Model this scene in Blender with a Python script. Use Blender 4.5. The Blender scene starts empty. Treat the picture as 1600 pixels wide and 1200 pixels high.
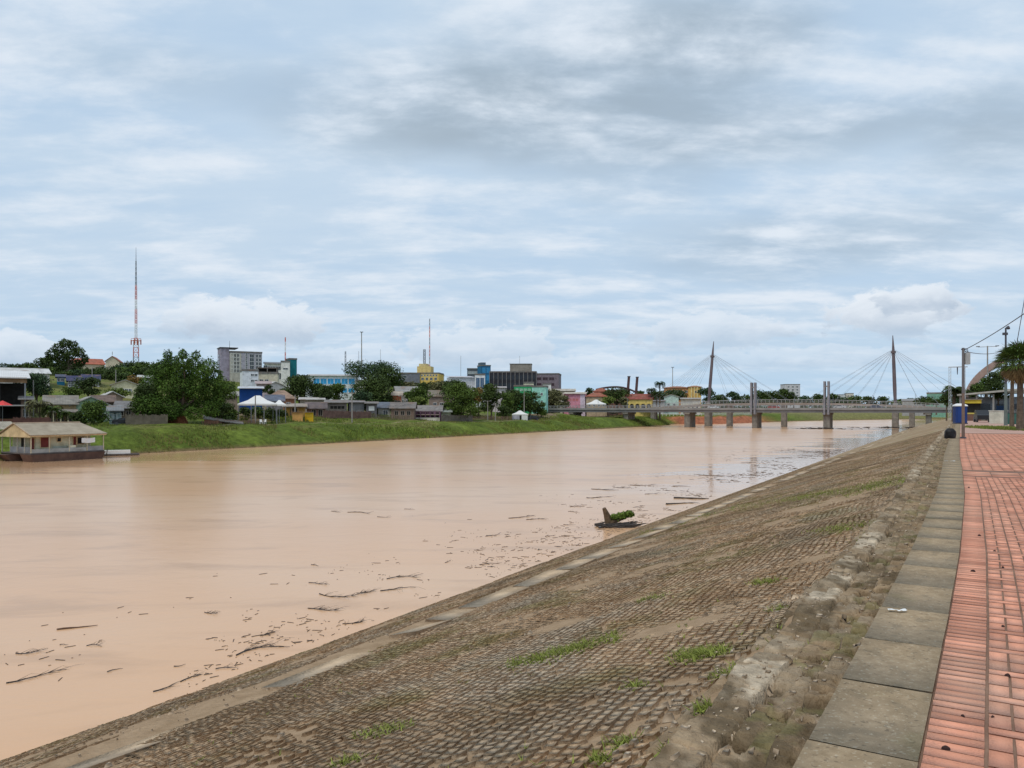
import bpy, math, random
import numpy as np
from mathutils import Vector, Matrix
R = math.radians
scene = bpy.context.scene
COL = scene.collection
rnd = random.Random(7)
# ------------------------------------------------------------------ camera
cam = bpy.data.cameras.new('camera'); camo = bpy.data.objects.new('camera', cam); COL.objects.link(camo)
camo.location = (0, 0, 7.0); camo.rotation_euler = (R(90), 0, 0)
cam.sensor_width = 36; cam.lens = 27.0; cam.shift_y = 0.025; cam.clip_start = 0.1; cam.clip_end = 20000
scene.camera = camo
# ------------------------------------------------------------------ view, sky, sun
scene.view_settings.view_transform = 'Standard'; scene.view_settings.look = 'None'
scene.view_settings.exposure = 0.0; scene.view_settings.gamma = 1.0
SUN_EL, SUN_AZ = 58, 215      # azimuth clockwise from +Y: behind the camera, a little to its left
world = bpy.data.worlds.new('World'); scene.world = world; world.use_nodes = True
wt = world.node_tree; wt.nodes.clear()
def wn(t, **k):
    n = wt.nodes.new(t)
    for a, b in k.items(): setattr(n, a, b)
    return n
def wl(a, b): wt.links.new(a, b)
def setin(sock, v):
    if hasattr(v, 'links') or isinstance(v, bpy.types.NodeSocket): wl(v, sock)
    else: sock.default_value = v
def M(op, a, b=0.0, c=None, clamp=False):
    n = wn('ShaderNodeMath', operation=op, use_clamp=clamp); setin(n.inputs[0], a); setin(n.inputs[1], b)
    if c is not None: setin(n.inputs[2], c)
    return n.outputs[0]
def mixc(f, a, b):
    n = wn('ShaderNodeMix', data_type='RGBA'); setin(n.inputs[0], f); setin(n.inputs[6], a); setin(n.inputs[7], b); return n.outputs[2]
def noise(vec, scale, detail=6, rough=0.55, dist=0.0):
    n = wn('ShaderNodeTexNoise'); wl(vec, n.inputs['Vector']); n.inputs['Scale'].default_value = scale
    n.inputs['Detail'].default_value = detail; n.inputs['Roughness'].default_value = rough; n.inputs['Distortion'].default_value = dist
    return n.outputs[0]
def comb(x, y, z):
    n = wn('ShaderNodeCombineXYZ'); setin(n.inputs[0], x); setin(n.inputs[1], y); setin(n.inputs[2], z); return n.outputs[0]
def smooth(v, a, b):
    n = wn('ShaderNodeMapRange', interpolation_type='SMOOTHSTEP'); setin(n.inputs[0], v); n.inputs[1].default_value = a; n.inputs[2].default_value = b
    return n.outputs[0]
tc = wn('ShaderNodeTexCoord'); sep = wn('ShaderNodeSeparateXYZ'); wl(tc.outputs['Generated'], sep.inputs[0])
X, Y, Z = sep.outputs
den = M('MAXIMUM', M('ADD', Z, 0.17), 0.05)
P = comb(M('DIVIDE', X, den), M('DIVIDE', Y, den), 0.0)
sky = wn('ShaderNodeTexSky', sky_type='NISHITA', sun_disc=False, sun_elevation=R(SUN_EL), sun_rotation=R(SUN_AZ), altitude=150, air_density=1.0, dust_density=1.5)
Prot = wn('ShaderNodeMapping'); wl(P, Prot.inputs[0]); Prot.inputs['Rotation'].default_value = (0, 0, R(-12)); Prot.inputs['Scale'].default_value = (0.75, 1.0, 1); Prot.inputs['Location'].default_value = (3.1, 1.7, 0)
big = noise(Prot.outputs[0], 1.1, 5, 0.55, 0.15)
mid = noise(Prot.outputs[0], 3.4, 11, 0.62, 0.12)
Pst = wn('ShaderNodeMapping'); wl(P, Pst.inputs[0]); Pst.inputs['Rotation'].default_value = (0, 0, R(-20)); Pst.inputs['Scale'].default_value = (0.6, 1.5, 1)
strk = noise(Pst.outputs[0], 3.0, 8, 0.58, 0.15)
C = lambda r, g, b, k=10: (r*k, g*k, b*k, 1)
blue = mixc(0.62, sky.outputs[0], C(0.36, 0.62, 0.95))
white = C(0.78, 0.845, 0.925); grey = C(0.34, 0.42, 0.50); midc = C(0.56, 0.69, 0.83)
cov = smooth(M('ADD', M('MULTIPLY', big, 0.5), M('MULTIPLY', strk, 0.5)), 0.34, 0.60)
c1 = mixc(cov, mixc(0.72, blue, midc), midc)
wh = smooth(M('ADD', M('MULTIPLY', mid, 0.55), M('MULTIPLY', strk, 0.45)), 0.44, 0.66)
c2 = mixc(M('MULTIPLY', wh, 0.9), c1, white)
az = M('ARCTAN2', X, Y); el = M('ARCSINE', Z)
wx = M('SUBTRACT', noise(P, 1.7, 4, 0.5), 0.5)
def spot(px, py, wpx, hpx, warp=0.5):
    a = math.atan((px-800)/1200); e = math.atan((640-py)/1200*math.cos(a))
    sa = wpx/1200*math.cos(a)**2; se = hpx/1200*math.cos(a)
    da = M('DIVIDE', M('SUBTRACT', az, a), sa); de = M('DIVIDE', M('SUBTRACT', el, e), se)
    r = M('ADD', M('MULTIPLY', da, da), M('MULTIPLY', de, de))
    return M('ADD', M('SQRT', r), M('MULTIPLY', wx, warp))
def dark(c, px, py, w, h, k):
    m = M('SUBTRACT', 1.0, smooth(spot(px, py, w, h, 1.4), 0.2, 1.5))
    m = M('MULTIPLY', m, smooth(M('ADD', M('MULTIPLY', mid, .6), M('MULTIPLY', strk, .4)), 0.66, 0.40))
    return mixc(M('MULTIPLY', m, k), c, grey)
for s in ((960, 140, 280, 120, .75), (700, 170, 260, 70, .7), (1300, 205, 260, 45, .55), (1560, 200, 160, 60, .5), (230, 110, 260, 50, .25), (1250, 380, 260, 50, .45), (1100, 60, 200, 50, .6)):
    c2 = dark(c2, *s)
# pale band low over the horizon and cumulus puffs standing on it
c2 = mixc(M('MULTIPLY', smooth(el, 0.14, 0.0), 0.45), c2, C(0.42, 0.63, 0.83))
angc = comb(M('MULTIPLY', az, 1.0), M('MULTIPLY', el, 1.8), 0.0)
puffn = noise(angc, 20, 8, 0.62, 0.2)
def puff(c, px, py, w, h, k=0.75, shade=0.5):
    d = spot(px, py, w, h, 0.0)
    e0 = math.atan((640-py)/1200*math.cos(math.atan((px-800)/1200)))
    d = M('ADD', d, M('MULTIPLY', M('SUBTRACT', puffn, 0.5), 2.2))
    m = smooth(d, 1.05, 0.80)
    t = smooth(M('ADD', el, M('MULTIPLY', M('SUBTRACT', puffn, .5), .05)), e0-h/1200, e0+h/1200*.7)
    pc = mixc(t, C(0.43, 0.53, 0.66), C(0.80, 0.86, 0.93))
    soft = smooth(el, e0-h/1200*1.2, e0-h/1200*.2)
    return mixc(M('MULTIPLY', M('MULTIPLY', m, soft), k), c, pc)
for s in ((400, 507, 115, 42, .85), (300, 500, 60, 36, .55), (1390, 492, 105, 40, 1.0), (1430, 468, 60, 28, .9), (750, 545, 130, 40, .6), (1100, 520, 120, 34, .55), (20, 550, 80, 34, .7), (560, 560, 90, 22, .4), (1250, 560, 200, 20, .35), (900, 575, 160, 22, .35)):
    c2 = puff(c2, *s)
bg = wn('ShaderNodeBackground'); wl(c2, bg.inputs[0]); bg.inputs[1].default_value = 0.1
wo = wn('ShaderNodeOutputWorld'); wl(bg.outputs[0], wo.inputs[0])
sun = bpy.data.lights.new('sun', 'SUN'); suno = bpy.data.objects.new('sun', sun); COL.objects.link(suno)
sun.energy = 1.5; sun.angle = R(20); sun.color = (1, 0.93, 0.80)
sd = Vector((math.sin(R(SUN_AZ))*math.cos(R(SUN_EL)), math.cos(R(SUN_AZ))*math.cos(R(SUN_EL)), math.sin(R(SUN_EL))))
suno.rotation_euler = sd.to_track_quat('Z', 'Y').to_euler()
# ------------------------------------------------------------------ geometry of the place
UX, UY = 0.505, 0.863           # direction of the river; n is the distance across it, to the left
def XY(s, n): return (s*UX - n*UY, s*UY + n*UX)
def SN(x, y): return (x*UX + y*UY, -x*UY + y*UX)
def ip(x, xs, ys): return float(np.interp(x, xs, ys))
WS, WV = [-50, 3, 7, 10, 17, 24, 31, 44, 60, 400], [.20, .165, .055, -.01, -.08, -.04, .03, .06, .06, .06]
def wob(s): return np.interp(s, WS, WV)
PN = [-20, .50, .501, .56, 1.10, 1.45, 1.60, 10.3, 10.95, 16.75, 22.0]
PZ = [5.36, 5.36, 4.98, 4.97, 4.92, 4.90, 4.83, 2.15, 2.07, -.10, -1.6]
def prof(n): return np.interp(n, PN, PZ)
LS, LN = [-400, 0, 330, 352, 375, 400, 491, 560, 629, 760, 1100, 1800], [113, 113, 112, 119, 101, 97, 85, 62, 33, -60, -700, -2600]
RS, RN = [-400, 260, 300, 400, 500, 629, 760, 1100, 1800], [17, 17, 15, 5, -22, -75, -170, -800, -2750]
def nL(s): return np.interp(s, LS, LN)
def nR(s): return np.interp(s, RS, RN)
def sm(t): t = np.clip(t, 0, 1); return t*t*(3-2*t)
HA, HH = [-.67, -.5, -.33, -.2, -.1, 0, .083, .167, .25, .42], [14, 14, 17, 20, 21, 13, 8, 5, 2.5, .8]
def hterr(x, y):
    s, n = SN(np.asarray(x, float), np.asarray(y, float))
    m = n - nL(s)
    a = x/np.maximum(y, 30)
    crest = np.interp(s, [0, 100, 200, 300, 360], [4.1, 4.1, 3.3, 3.6, 4.4])
    H = np.interp(a, HA, HH)
    z = np.where(m < 0, m*.25, crest*sm(m/10*.5+.0)*2*np.where(m < 10, 1, 0) + np.where(m >= 10, crest, 0))
    z = np.where(m < 10, np.where(m < 0, np.maximum(m*.3, -3), crest*(1-(1-np.clip(m/10, 0, 1))**1.6)), crest)
    z = z + 1.7*sm((m-13)/14)*sm((s-82)/30)*sm((300-s)/30)
    z = z + H*sm((m-34)/np.interp(a, [-.67, -.4, -.25], [150, 150, 200]))*(1-.75*sm((m-330)/500))
    return z
def tz(x, y): return float(hterr(x, y))
_CR = {}
def crest(px):
    k = int(px/4)
    if k not in _CR:
        a = (k*4-800)/1200; d = 100
        while d < 600:
            s, n = SN(a*d, d)
            if n-float(nL(s)) >= 12: break
            d += 1
        if px > 850: d = max(d, 296/(UX*a+UY)+15)
        _CR[k] = d
    return _CR[k]
def push_back(px, d):     # push town pieces back so that they stand behind the crest of the bank
    if px < 330 or px > 1115 or d > 450: return d
    c0 = float(np.interp(px, [330, 372, 500, 550, 628, 690, 760, 825, 860, 900, 960, 1000, 1040, 1100], [146, 150, 155, 163, 172, 196, 210, 244, 275, 295, 312, 318, 343, 345]))
    return d+max(0, crest(px)-c0)*max(0, min(1, (450-d)/(450-c0)))
def PX(px, d): return ((px-800)/1200*d, d)
def PZY(py, d): return 7+(640-py)/1200*d
# ------------------------------------------------------------------ materials
MATS = {}
def mat(name, col, rough=.85, var=.25, scale=1.5, bump=.0, bscale=20, spec=.3, metal=0, col2=None, island=0, stripes=None, attr=None, kind=None):
    if name in MATS: return MATS[name]
    m = bpy.data.materials.new(name); m.use_nodes = True; t = m.node_tree; b = t.nodes['Principled BSDF']
    L = t.links.new
    b.inputs['Roughness'].default_value = rough; b.inputs['Specular IOR Level'].default_value = spec; b.inputs['Metallic'].default_value = metal
    tcn = t.nodes.new('ShaderNodeTexCoord')
    nz = t.nodes.new('ShaderNodeTexNoise'); nz.inputs['Scale'].default_value = scale; nz.inputs['Detail'].default_value = 7; nz.inputs['Roughness'].default_value = .65
    L(tcn.outputs['Object'], nz.inputs['Vector'])
    mr = t.nodes.new('ShaderNodeMapRange'); mr.inputs[1].default_value = .32; mr.inputs[2].default_value = .68; L(nz.outputs[0], mr.inputs[0])
    mx = t.nodes.new('ShaderNodeMix'); mx.data_type = 'RGBA'
    c2 = col2 or tuple(min(1, c*(1+var)) for c in col); c1 = col if col2 else tuple(c*(1-var) for c in col)
    mx.inputs[6].default_value = (*c1, 1); mx.inputs[7].default_value = (*c2, 1); L(mr.outputs[0], mx.inputs[0])
    out = mx.outputs[2]
    if attr:
        at = t.nodes.new('ShaderNodeAttribute'); at.attribute_name = attr
        mm = t.nodes.new('ShaderNodeMix'); mm.data_type = 'RGBA'; mm.blend_type = 'MULTIPLY'; mm.inputs[0].default_value = 1
        L(out, mm.inputs[6]); L(at.outputs['Color'], mm.inputs[7]); out = mm.outputs[2]
    if island:
        g = t.nodes.new('ShaderNodeNewGeometry'); r2 = t.nodes.new('ShaderNodeMapRange'); r2.inputs[3].default_value = 1-island; r2.inputs[4].default_value = 1+island
        L(g.outputs['Random Per Island'], r2.inputs[0])
        v = t.nodes.new('ShaderNodeVectorMath'); v.operation = 'SCALE'; L(out, v.inputs[0]); L(r2.outputs[0], v.inputs['Scale']); out = v.outputs[0]
    L(out, b.inputs['Base Color'])
    hgt = None
    if stripes:
        ax, sc, st = stripes
        w = t.nodes.new('ShaderNodeTexWave'); w.bands_direction = ax; w.inputs['Scale'].default_value = sc; L(tcn.outputs['Object'], w.inputs['Vector'])
        w.inputs['Distortion'].default_value = .3
        hgt = w.outputs[0]
        v2 = t.nodes.new('ShaderNodeMapRange'); v2.inputs[3].default_value = 1-st; v2.inputs[4].default_value = 1.0; L(hgt, v2.inputs[0])
        v = t.nodes.new('ShaderNodeVectorMath'); v.operation = 'SCALE'; L(out, v.inputs[0]); L(v2.outputs[0], v.inputs['Scale']); L(v.outputs[0], b.inputs['Base Color'])
    if bump:
        bn = t.nodes.new('ShaderNodeTexNoise'); bn.inputs['Scale'].default_value = bscale; bn.inputs['Detail'].default_value = 5; L(tcn.outputs['Object'], bn.inputs['Vector'])
        bp = t.nodes.new('ShaderNodeBump'); bp.inputs['Strength'].default_value = bump; bp.inputs['Distance'].default_value = .05
        L(bn.outputs[0], bp.inputs['Height']); L(bp.outputs[0], b.inputs['Normal'])
    MATS[name] = m; return m
def paint(c, **k):

    nm = 'paint_%02d_%02d_%02d' % tuple(int(v*99) for v in c); new = nm not in MATS
    m = mat(nm, c, var=k.pop('var', .24), scale=k.pop('scale', .9), **k)
    if new: emb_mat(m, ((.5, .57, .70, (c[0]*.5+.03, c[1]*.47+.02, c[2]*.42+.015, 1), .55),))
    return m
def roofm(c): 
    nm = 'roof_%02d_%02d_%02d' % tuple(int(v*99) for v in c); new = nm not in MATS
    m = mat(nm, c, var=.35, scale=.7, bump=.3, bscale=6, stripes=('X', 1.2, .25))
    if new: emb_mat(m, ((.35, .52, .62, (.20, .12, .08, 1), .55), (1.1, .58, .70, (c[0]*.45, c[1]*.42, c[2]*.4, 1), .6)))
    return m
def boards(c): return mat('boards_%02d_%02d_%02d' % tuple(int(v*99) for v in c), c, var=.35, scale=.9, stripes=('X', 1.6, .45))
GLASS = mat('dark_glass', (.03, .04, .05), rough=.15, var=.5, scale=.4, spec=.6)
BLUEGL = mat('blue_glass', (.02, .30, .60), rough=.2, var=.3, scale=.5, spec=.5)
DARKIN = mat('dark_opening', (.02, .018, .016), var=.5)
CONC = mat('concrete', (.30, .28, .26), var=.25, scale=1.2, bump=.3)
CONCD = mat('weathered_concrete', (.21, .19, .165), var=.35, scale=.7, bump=.3)
STEEL = mat('grey_steel', (.25, .26, .28), rough=.5, var=.15, metal=.3)
DSTEEL = mat('dark_steel', (.07, .07, .085), rough=.5, var=.2)
WHITE = mat('white_paint', (.75, .75, .74), rough=.6, var=.08, scale=.5)
WOOD = mat('grey_wood', (.20, .16, .12), var=.35, scale=3, bump=.3)
BARK = mat('bark', (.12, .09, .065), var=.4, scale=4, bump=.5)
STICK = mat('wet_wood', (.055, .045, .04), var=.5, scale=5)
# ------------------------------------------------------------------ mesh builder
def tag(o, label=None, cat=None, group=None, kind=None):
    if label: o['label'] = label
    if cat: o['category'] = cat
    if group: o['group'] = group
    if kind: o['kind'] = kind
    return o
def raw(name, V, F, mats, parent=None, mi=None, smooth=False):
    """V (N,3) array, F (M,4|3) array or list of tuples -> one mesh object"""
    me = bpy.data.meshes.new(name)
    if isinstance(F, np.ndarray):
        V = np.asarray(V, dtype=np.float32); k = F.shape[1]
        me.vertices.add(len(V)); me.vertices.foreach_set('co', V.ravel())
        me.loops.add(F.size); me.loops.foreach_set('vertex_index', F.astype(np.int32).ravel())
        me.polygons.add(len(F)); me.polygons.foreach_set('loop_start', np.arange(0, F.size, k, dtype=np.int32))
        me.polygons.foreach_set('loop_total', np.full(len(F), k, dtype=np.int32))
    else:
        me.from_pydata([tuple(v) for v in V], [], F)
    for m in (mats if isinstance(mats, (list, tuple)) else [mats]): me.materials.append(m)
    if mi is not None: me.polygons.foreach_set('material_index', np.asarray(mi, dtype=np.int32))
    me.update(calc_edges=True)
    if smooth: me.polygons.foreach_set('use_smooth', [True]*len(me.polygons))
    o = bpy.data.objects.new(name, me); COL.objects.link(o)
    if parent: o.parent = parent
    return o
class MB:
    def __init__(s): s.v = []; s.f = []; s.m = []; s.sm = False
    def add(s, vs, fs, m=0):
        k = len(s.v); s.v += [tuple(v) for v in vs]; s.f += [tuple(i+k for i in f) for f in fs]; s.m += [m]*len(fs); return s
    def box(s, x0, x1, y0, y1, z0, z1, m=0):
        return s.add([(x0,y0,z0),(x1,y0,z0),(x1,y1,z0),(x0,y1,z0),(x0,y0,z1),(x1,y0,z1),(x1,y1,z1),(x0,y1,z1)],
                     [(0,3,2,1),(4,5,6,7),(0,1,5,4),(1,2,6,5),(2,3,7,6),(3,0,4,7)], m)
    def bar(s, a, b, r, r2=None, n=5, m=0, cap=True):
        a = Vector(a); b = Vector(b); r2 = r if r2 is None else r2
        d = (b-a); d = d.normalized() if d.length > 1e-6 else Vector((0, 0, 1))
        q = d.to_track_quat('Z', 'Y'); vs = []
        for c, rr in ((a, r), (b, r2)):
            for i in range(n):
                t = 2*math.pi*i/n; vs.append(c + q @ Vector((math.cos(t)*rr, math.sin(t)*rr, 0)))
        fs = [(i, (i+1) % n, n+(i+1) % n, n+i) for i in range(n)]
        if cap: fs += [tuple(range(n-1, -1, -1)), tuple(range(n, 2*n))]
        return s.add(vs, fs, m)
    def path(s, pts, rs, n=6, m=0):
        for i in range(len(pts)-1): s.bar(pts[i], pts[i+1], rs[i], rs[i+1], n, m)
        return s
    def poly(s, pts, thick, m=0):
        """prism: pts in XZ plane, extruded along +y by thick"""
        n = len(pts); vs = [(p[0], 0, p[1]) for p in pts] + [(p[0], thick, p[1]) for p in pts]
        fs = [tuple(range(n)), tuple(range(2*n-1, n-1, -1))] + [((i+1) % n, i, n+i, n+(i+1) % n) for i in range(n)]
        return s.add(vs, fs, m)
    def build(s, name, mats, parent=None, smooth=False):
        return raw(name, s.v, s.f, mats, parent, s.m, smooth)
def empty(name, loc, rz=0, label=None, cat=None, group=None):
    o = bpy.data.objects.new(name, None); COL.objects.link(o); o.location = loc; o.rotation_euler = (0, 0, rz); o.empty_display_size = .5
    return tag(o, label, cat, group)
KIDS = {}
def copy_tree(o, loc, rz=None, label=None, scale=None, parent=None):
    c = o.copy(); COL.objects.link(c)
    if parent: c.parent = parent
    else:
        c.location = loc
        if rz is not None: c.rotation_euler = (0, 0, rz)
        if scale: c.scale = scale
        if label: c['label'] = label
    for ch in list(o.children):
        d = ch.copy(); COL.objects.link(d); d.parent = c
        for g in list(ch.children):
            e = g.copy(); COL.objects.link(e); e.parent = d
    return c
# ------------------------------------------------------------------ ground sheets
def grid(name, ss, ms, fn, mats, kind='structure', colfn=None, smooth=True):
    S, Mm = np.meshgrid(ss, ms, indexing='ij'); V = fn(S.ravel(), Mm.ravel())
    a, b = len(ss), len(ms); idx = np.arange(a*b).reshape(a, b)
    F = np.stack([idx[:-1, :-1], idx[1:, :-1], idx[1:, 1:], idx[:-1, 1:]], -1).reshape(-1, 4)
    o = raw(name, V, F, mats, None, None, smooth); o['kind'] = kind
    if colfn is not None:
        at = o.data.color_attributes.new('tint', 'FLOAT_COLOR', 'POINT')
        c = colfn(V[:, 0], V[:, 1], V[:, 2]); c = np.concatenate([c, np.ones((len(c), 1))], 1).astype(np.float32)
        at.data.foreach_set('color', c.ravel())
    return o
rs = np.random.RandomState(3)
def vn(x, y, sc, seed=0):   # cheap smooth value noise
    r = np.random.RandomState(seed).rand(64, 64); x = x/sc; y = y/sc
    xi = np.floor(x).astype(int); yi = np.floor(y).astype(int); fx = sm(x-xi); fy = sm(y-yi)
    g = lambda i, j: r[i % 64, j % 64]
    return (g(xi, yi)*(1-fx)+g(xi+1, yi)*fx)*(1-fy) + (g(xi, yi+1)*(1-fx)+g(xi+1, yi+1)*fx)*fy
# left land
ssl = np.concatenate([np.arange(-120, 40, 8), np.arange(40, 440, 2.0), np.arange(440, 800, 8), np.arange(800, 1800, 40), np.array([2200, 3200, 5000, 8000])])
msl = np.concatenate([[-12, -6, -3], np.arange(0, 12, .6), np.arange(12, 60, 1.6), np.arange(60, 300, 6), np.arange(300, 800, 40), [1000, 1500, 2500, 5000, 9000]])
def lfn(s, m):
    n = nL(s)+m; x, y = XY(s, n); z = hterr(x, y)
    z = z + (vn(x, y, 3, 5)-.5)*.5*np.clip(m/3, 0, 1) + (vn(x, y, 9, 6)-.5)*.8*np.clip(m/5, 0, 1)
    x = x + (vn(x, y, 5, 9)-.5)*1.2*(m < 12)
    return np.stack([x, y, z], -1)
def lcol(x, y, z):
    s, n = SN(x, y); m = n-nL(s)
    g = np.array([.135, .175, .030]); dg = np.array([.062, .095, .018]); dirt = np.array([.27, .20, .13]); red = np.array([.36, .13, .07]); tan = np.array([.20, .17, .07])
    t = vn(x, y, 6, 1)[:, None]; t2 = vn(x, y, 2.2, 2)[:, None]
    c = g*(1-t*.75)+dg*t*.75; c = c*(.75+.5*t2)
    dry = sm((vn(s, m*4, 9, 4)-.5)*4)[:, None]*sm((m-3)/5)[:, None]*(s < 175)[:, None]; c = c*(1-dry*.6)+tan*dry*.6
    path = (sm(1-np.abs(m-10.2)/.9)*.9*(s > 95)*(s < 270))[:, None]; c = c*(1-path)+dirt*path
    town = (sm((m-13)/10)*(1-.8*sm((m-60)/40))*sm((vn(x, y, 12, 8)-.35)*4)*(s < 420))[:, None]; c = c*(1-town)+dirt*.8*town
    fr = (sm((s-470)/60)*.7)[:, None]; c = c*(1-fr)+np.array([.22, .19, .09])*fr; wet = sm((.55-z)/.4)[:, None]; c = c*(1-wet)+np.array([.17, .11, .06])*wet
    rr = (sm((s-353)/5)*sm((470-s)/60)*sm((8-m)/3)*sm((m+1)/1))[:, None]; c = c*(1-rr)+red*(.7+.5*t2)*rr
    return c
LAND = mat('land_surface', (1, 1, 1), var=.0, col2=(1, 1, 1), attr='tint', rough=.95, spec=.1, bump=1.0, bscale=1.2)
n_ = LAND.node_tree.nodes
for k in n_:
    if k.type == 'TEX_NOISE' and abs(k.inputs['Scale'].default_value-1.5) < .01: k.inputs['Scale'].default_value = .8
    if k.type == 'MIX' and k.blend_type == 'MIX': k.inputs[6].default_value = (.62, .62, .62, 1); k.inputs[7].default_value = (1.35, 1.35, 1.3, 1)
    if k.type == 'BUMP': k.inputs['Distance'].default_value = .5
grid('ground', ssl, msl, lfn, LAND, colfn=lcol)
# right land beyond and beside the promenade
ssr = np.concatenate([np.arange(-40, 100, 4), np.arange(100, 460, 6), np.arange(460, 900, 25), [1000, 1200, 1500, 1800, 2500, 5000]])
msr = np.concatenate([-np.array([12, 6, 2.0]), np.arange(0, 30, 1.5), np.arange(30, 120, 10), [160, 250, 400, 900, 2500, 6000]])
def rfn(s, m):   # m measured from waterline into the right bank
    n = nR(s)-m; x, y = XY(s, n); far = sm((s-288)/25)
    z1 = prof(n-wob(s))-.75; z1 = np.where(n < -6.6, 5.36, z1)
    z2 = np.where(m < 0, m*.3, 5.3*(1-(1-np.clip(m/16, 0, 1))**1.3)) + (vn(x, y, 6, 11)-.5)*.8*np.clip(m/6, 0, 1)*np.clip((30-m)/10, 0, 1)
    return np.stack([x, y, z1*(1-far)+z2*far], -1)
def rcol(x, y, z):
    s, n = SN(x, y); m = nR(s)-n
    t = vn(x, y, 7, 12)[:, None]; t2 = vn(x, y, 2.5, 13)[:, None]
    c = np.array([.17, .15, .075])*(1-t)+np.array([.10, .14, .045])*t; c = c*(.75+.5*t2)
    near = (s < 290)[:, None]*(n > -6)[:, None]; c = np.where(near, np.array([.13, .10, .07]), c)
    pave = ((s < 130)*(n < -5) + 0*(s >= 97)*(s < 200)*(m > 20)).astype(float)[:, None]; c = c*(1-pave*.7)+np.array([.30, .19, .15])*pave*.7
    wet = sm((.5-z)/.4)[:, None]; c = c*(1-wet)+np.array([.17, .12, .07])*wet
    return c
grid('ground', ssr, msr, rfn, LAND, colfn=rcol)
# ------------------------------------------------------------------ river
wm = bpy.data.materials.new('muddy_water'); wm.use_nodes = True; t = wm.node_tree; b = t.nodes['Principled BSDF']; L = t.links.new
tcn = t.nodes.new('ShaderNodeTexCoord')
def mp(rot, sc, loc=(0, 0, 0)):
    q = t.nodes.new('ShaderNodeMapping'); q.inputs['Rotation'].default_value = (0, 0, rot); q.inputs['Scale'].default_value = sc; q.inputs['Location'].default_value = loc; L(tcn.outputs['Object'], q.inputs[0]); return q.outputs[0]
def nz(v, s, d=5, r=.55, di=0):
    q = t.nodes.new('ShaderNodeTexNoise'); q.inputs['Scale'].default_value = s; q.inputs['Detail'].default_value = d; q.inputs['Roughness'].default_value = r; q.inputs['Distortion'].default_value = di; L(v, q.inputs[0]); return q.outputs[0]
def mrg(v, a, b_, c=0, d=1):
    q = t.nodes.new('ShaderNodeMapRange'); q.interpolation_type = 'SMOOTHSTEP'; L(v, q.inputs[0])
    for i, w in enumerate((a, b_, c, d)): q.inputs[i+1].default_value = w
    return q.outputs[0]
def mxx(f, a, c):
    q = t.nodes.new('ShaderNodeMix'); q.data_type = 'RGBA'
    for i, w in ((0, f), (6, a), (7, c)):
        if isinstance(w, bpy.types.NodeSocket): L(w, q.inputs[i])
        else: q.inputs[i].default_value = w
    return q.outputs[2]
ang = -math.atan2(UY, UX)
st = mp(ang, (.35, 1, 1)); big_ = nz(st, .045, 4, .5, .8); med_ = nz(st, .35, 5, .6, .6)
c = mxx(mrg(big_, .35, .65), (.67, .395, .220, 1), (.68, .430, .262, 1))
c = mxx(mrg(med_, .48, .72, 0, .75), c, (.52, .31, .175, 1))
L(c, b.inputs['Base Color'])
b.inputs['Specular IOR Level'].default_value = .42; b.inputs['IOR'].default_value = 1.33
sp_ = t.nodes.new('ShaderNodeSeparateXYZ'); L(mp(ang, (1, 1, 1)), sp_.inputs[0])
nd = t.nodes.new('ShaderNodeMath'); nd.operation = 'MULTIPLY_ADD'; L(nz(st, .09, 4, .6, 1.2), nd.inputs[0]); nd.inputs[1].default_value = 34; L(sp_.outputs[1], nd.inputs[2])
calm = t.nodes.new('ShaderNodeMath'); calm.operation = 'MULTIPLY'; L(mrg(nd.outputs[0], 46, 38), calm.inputs[0]); L(mrg(sp_.outputs[0], 45, 85), calm.inputs[1])   # slack, glassy water by the bank
c2_ = t.nodes.new('ShaderNodeMath'); c2_.operation = 'MULTIPLY'; L(mrg(nd.outputs[0], 98, 116), c2_.inputs[0]); L(mrg(sp_.outputs[0], 130, 60, 0, .8), c2_.inputs[1])
cc_ = t.nodes.new('ShaderNodeMath'); cc_.operation = 'MAXIMUM'; L(calm.outputs[0], cc_.inputs[0]); L(c2_.outputs[0], cc_.inputs[1]); calm = cc_
L(mrg(calm.outputs[0], 0, 1, .22, .05), b.inputs['Roughness']); L(mrg(calm.outputs[0], 0, 1, .32, .6), b.inputs['Specular IOR Level'])
w1 = nz(mp(ang, (.6, 1, 1)), .9, 4, .55, .4); w2 = nz(mp(ang, (.8, 1, 1)), 5.0, 3, .5, .2); w3 = nz(mp(ang, (.4, 1, 1)), .12, 3, .5, .5)
bp = t.nodes.new('ShaderNodeBump'); bp.inputs['Strength'].default_value = .5; bp.inputs['Distance'].default_value = .035; L(w1, bp.inputs['Height'])
bp2 = t.nodes.new('ShaderNodeBump'); bp2.inputs['Strength'].default_value = .35; bp2.inputs['Distance'].default_value = .012; L(w2, bp2.inputs['Height']); L(bp.outputs[0], bp2.inputs['Normal'])
L(bp2.outputs[0], b.inputs['Normal'])
V = np.array([(*XY(-200, -3500), 0), (*XY(3000, -3500), 0), (*XY(3000, 200), 0), (*XY(-200, 200), 0)])
tag(raw('river', V, np.array([[0, 1, 2, 3]]), wm), kind='structure')
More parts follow.
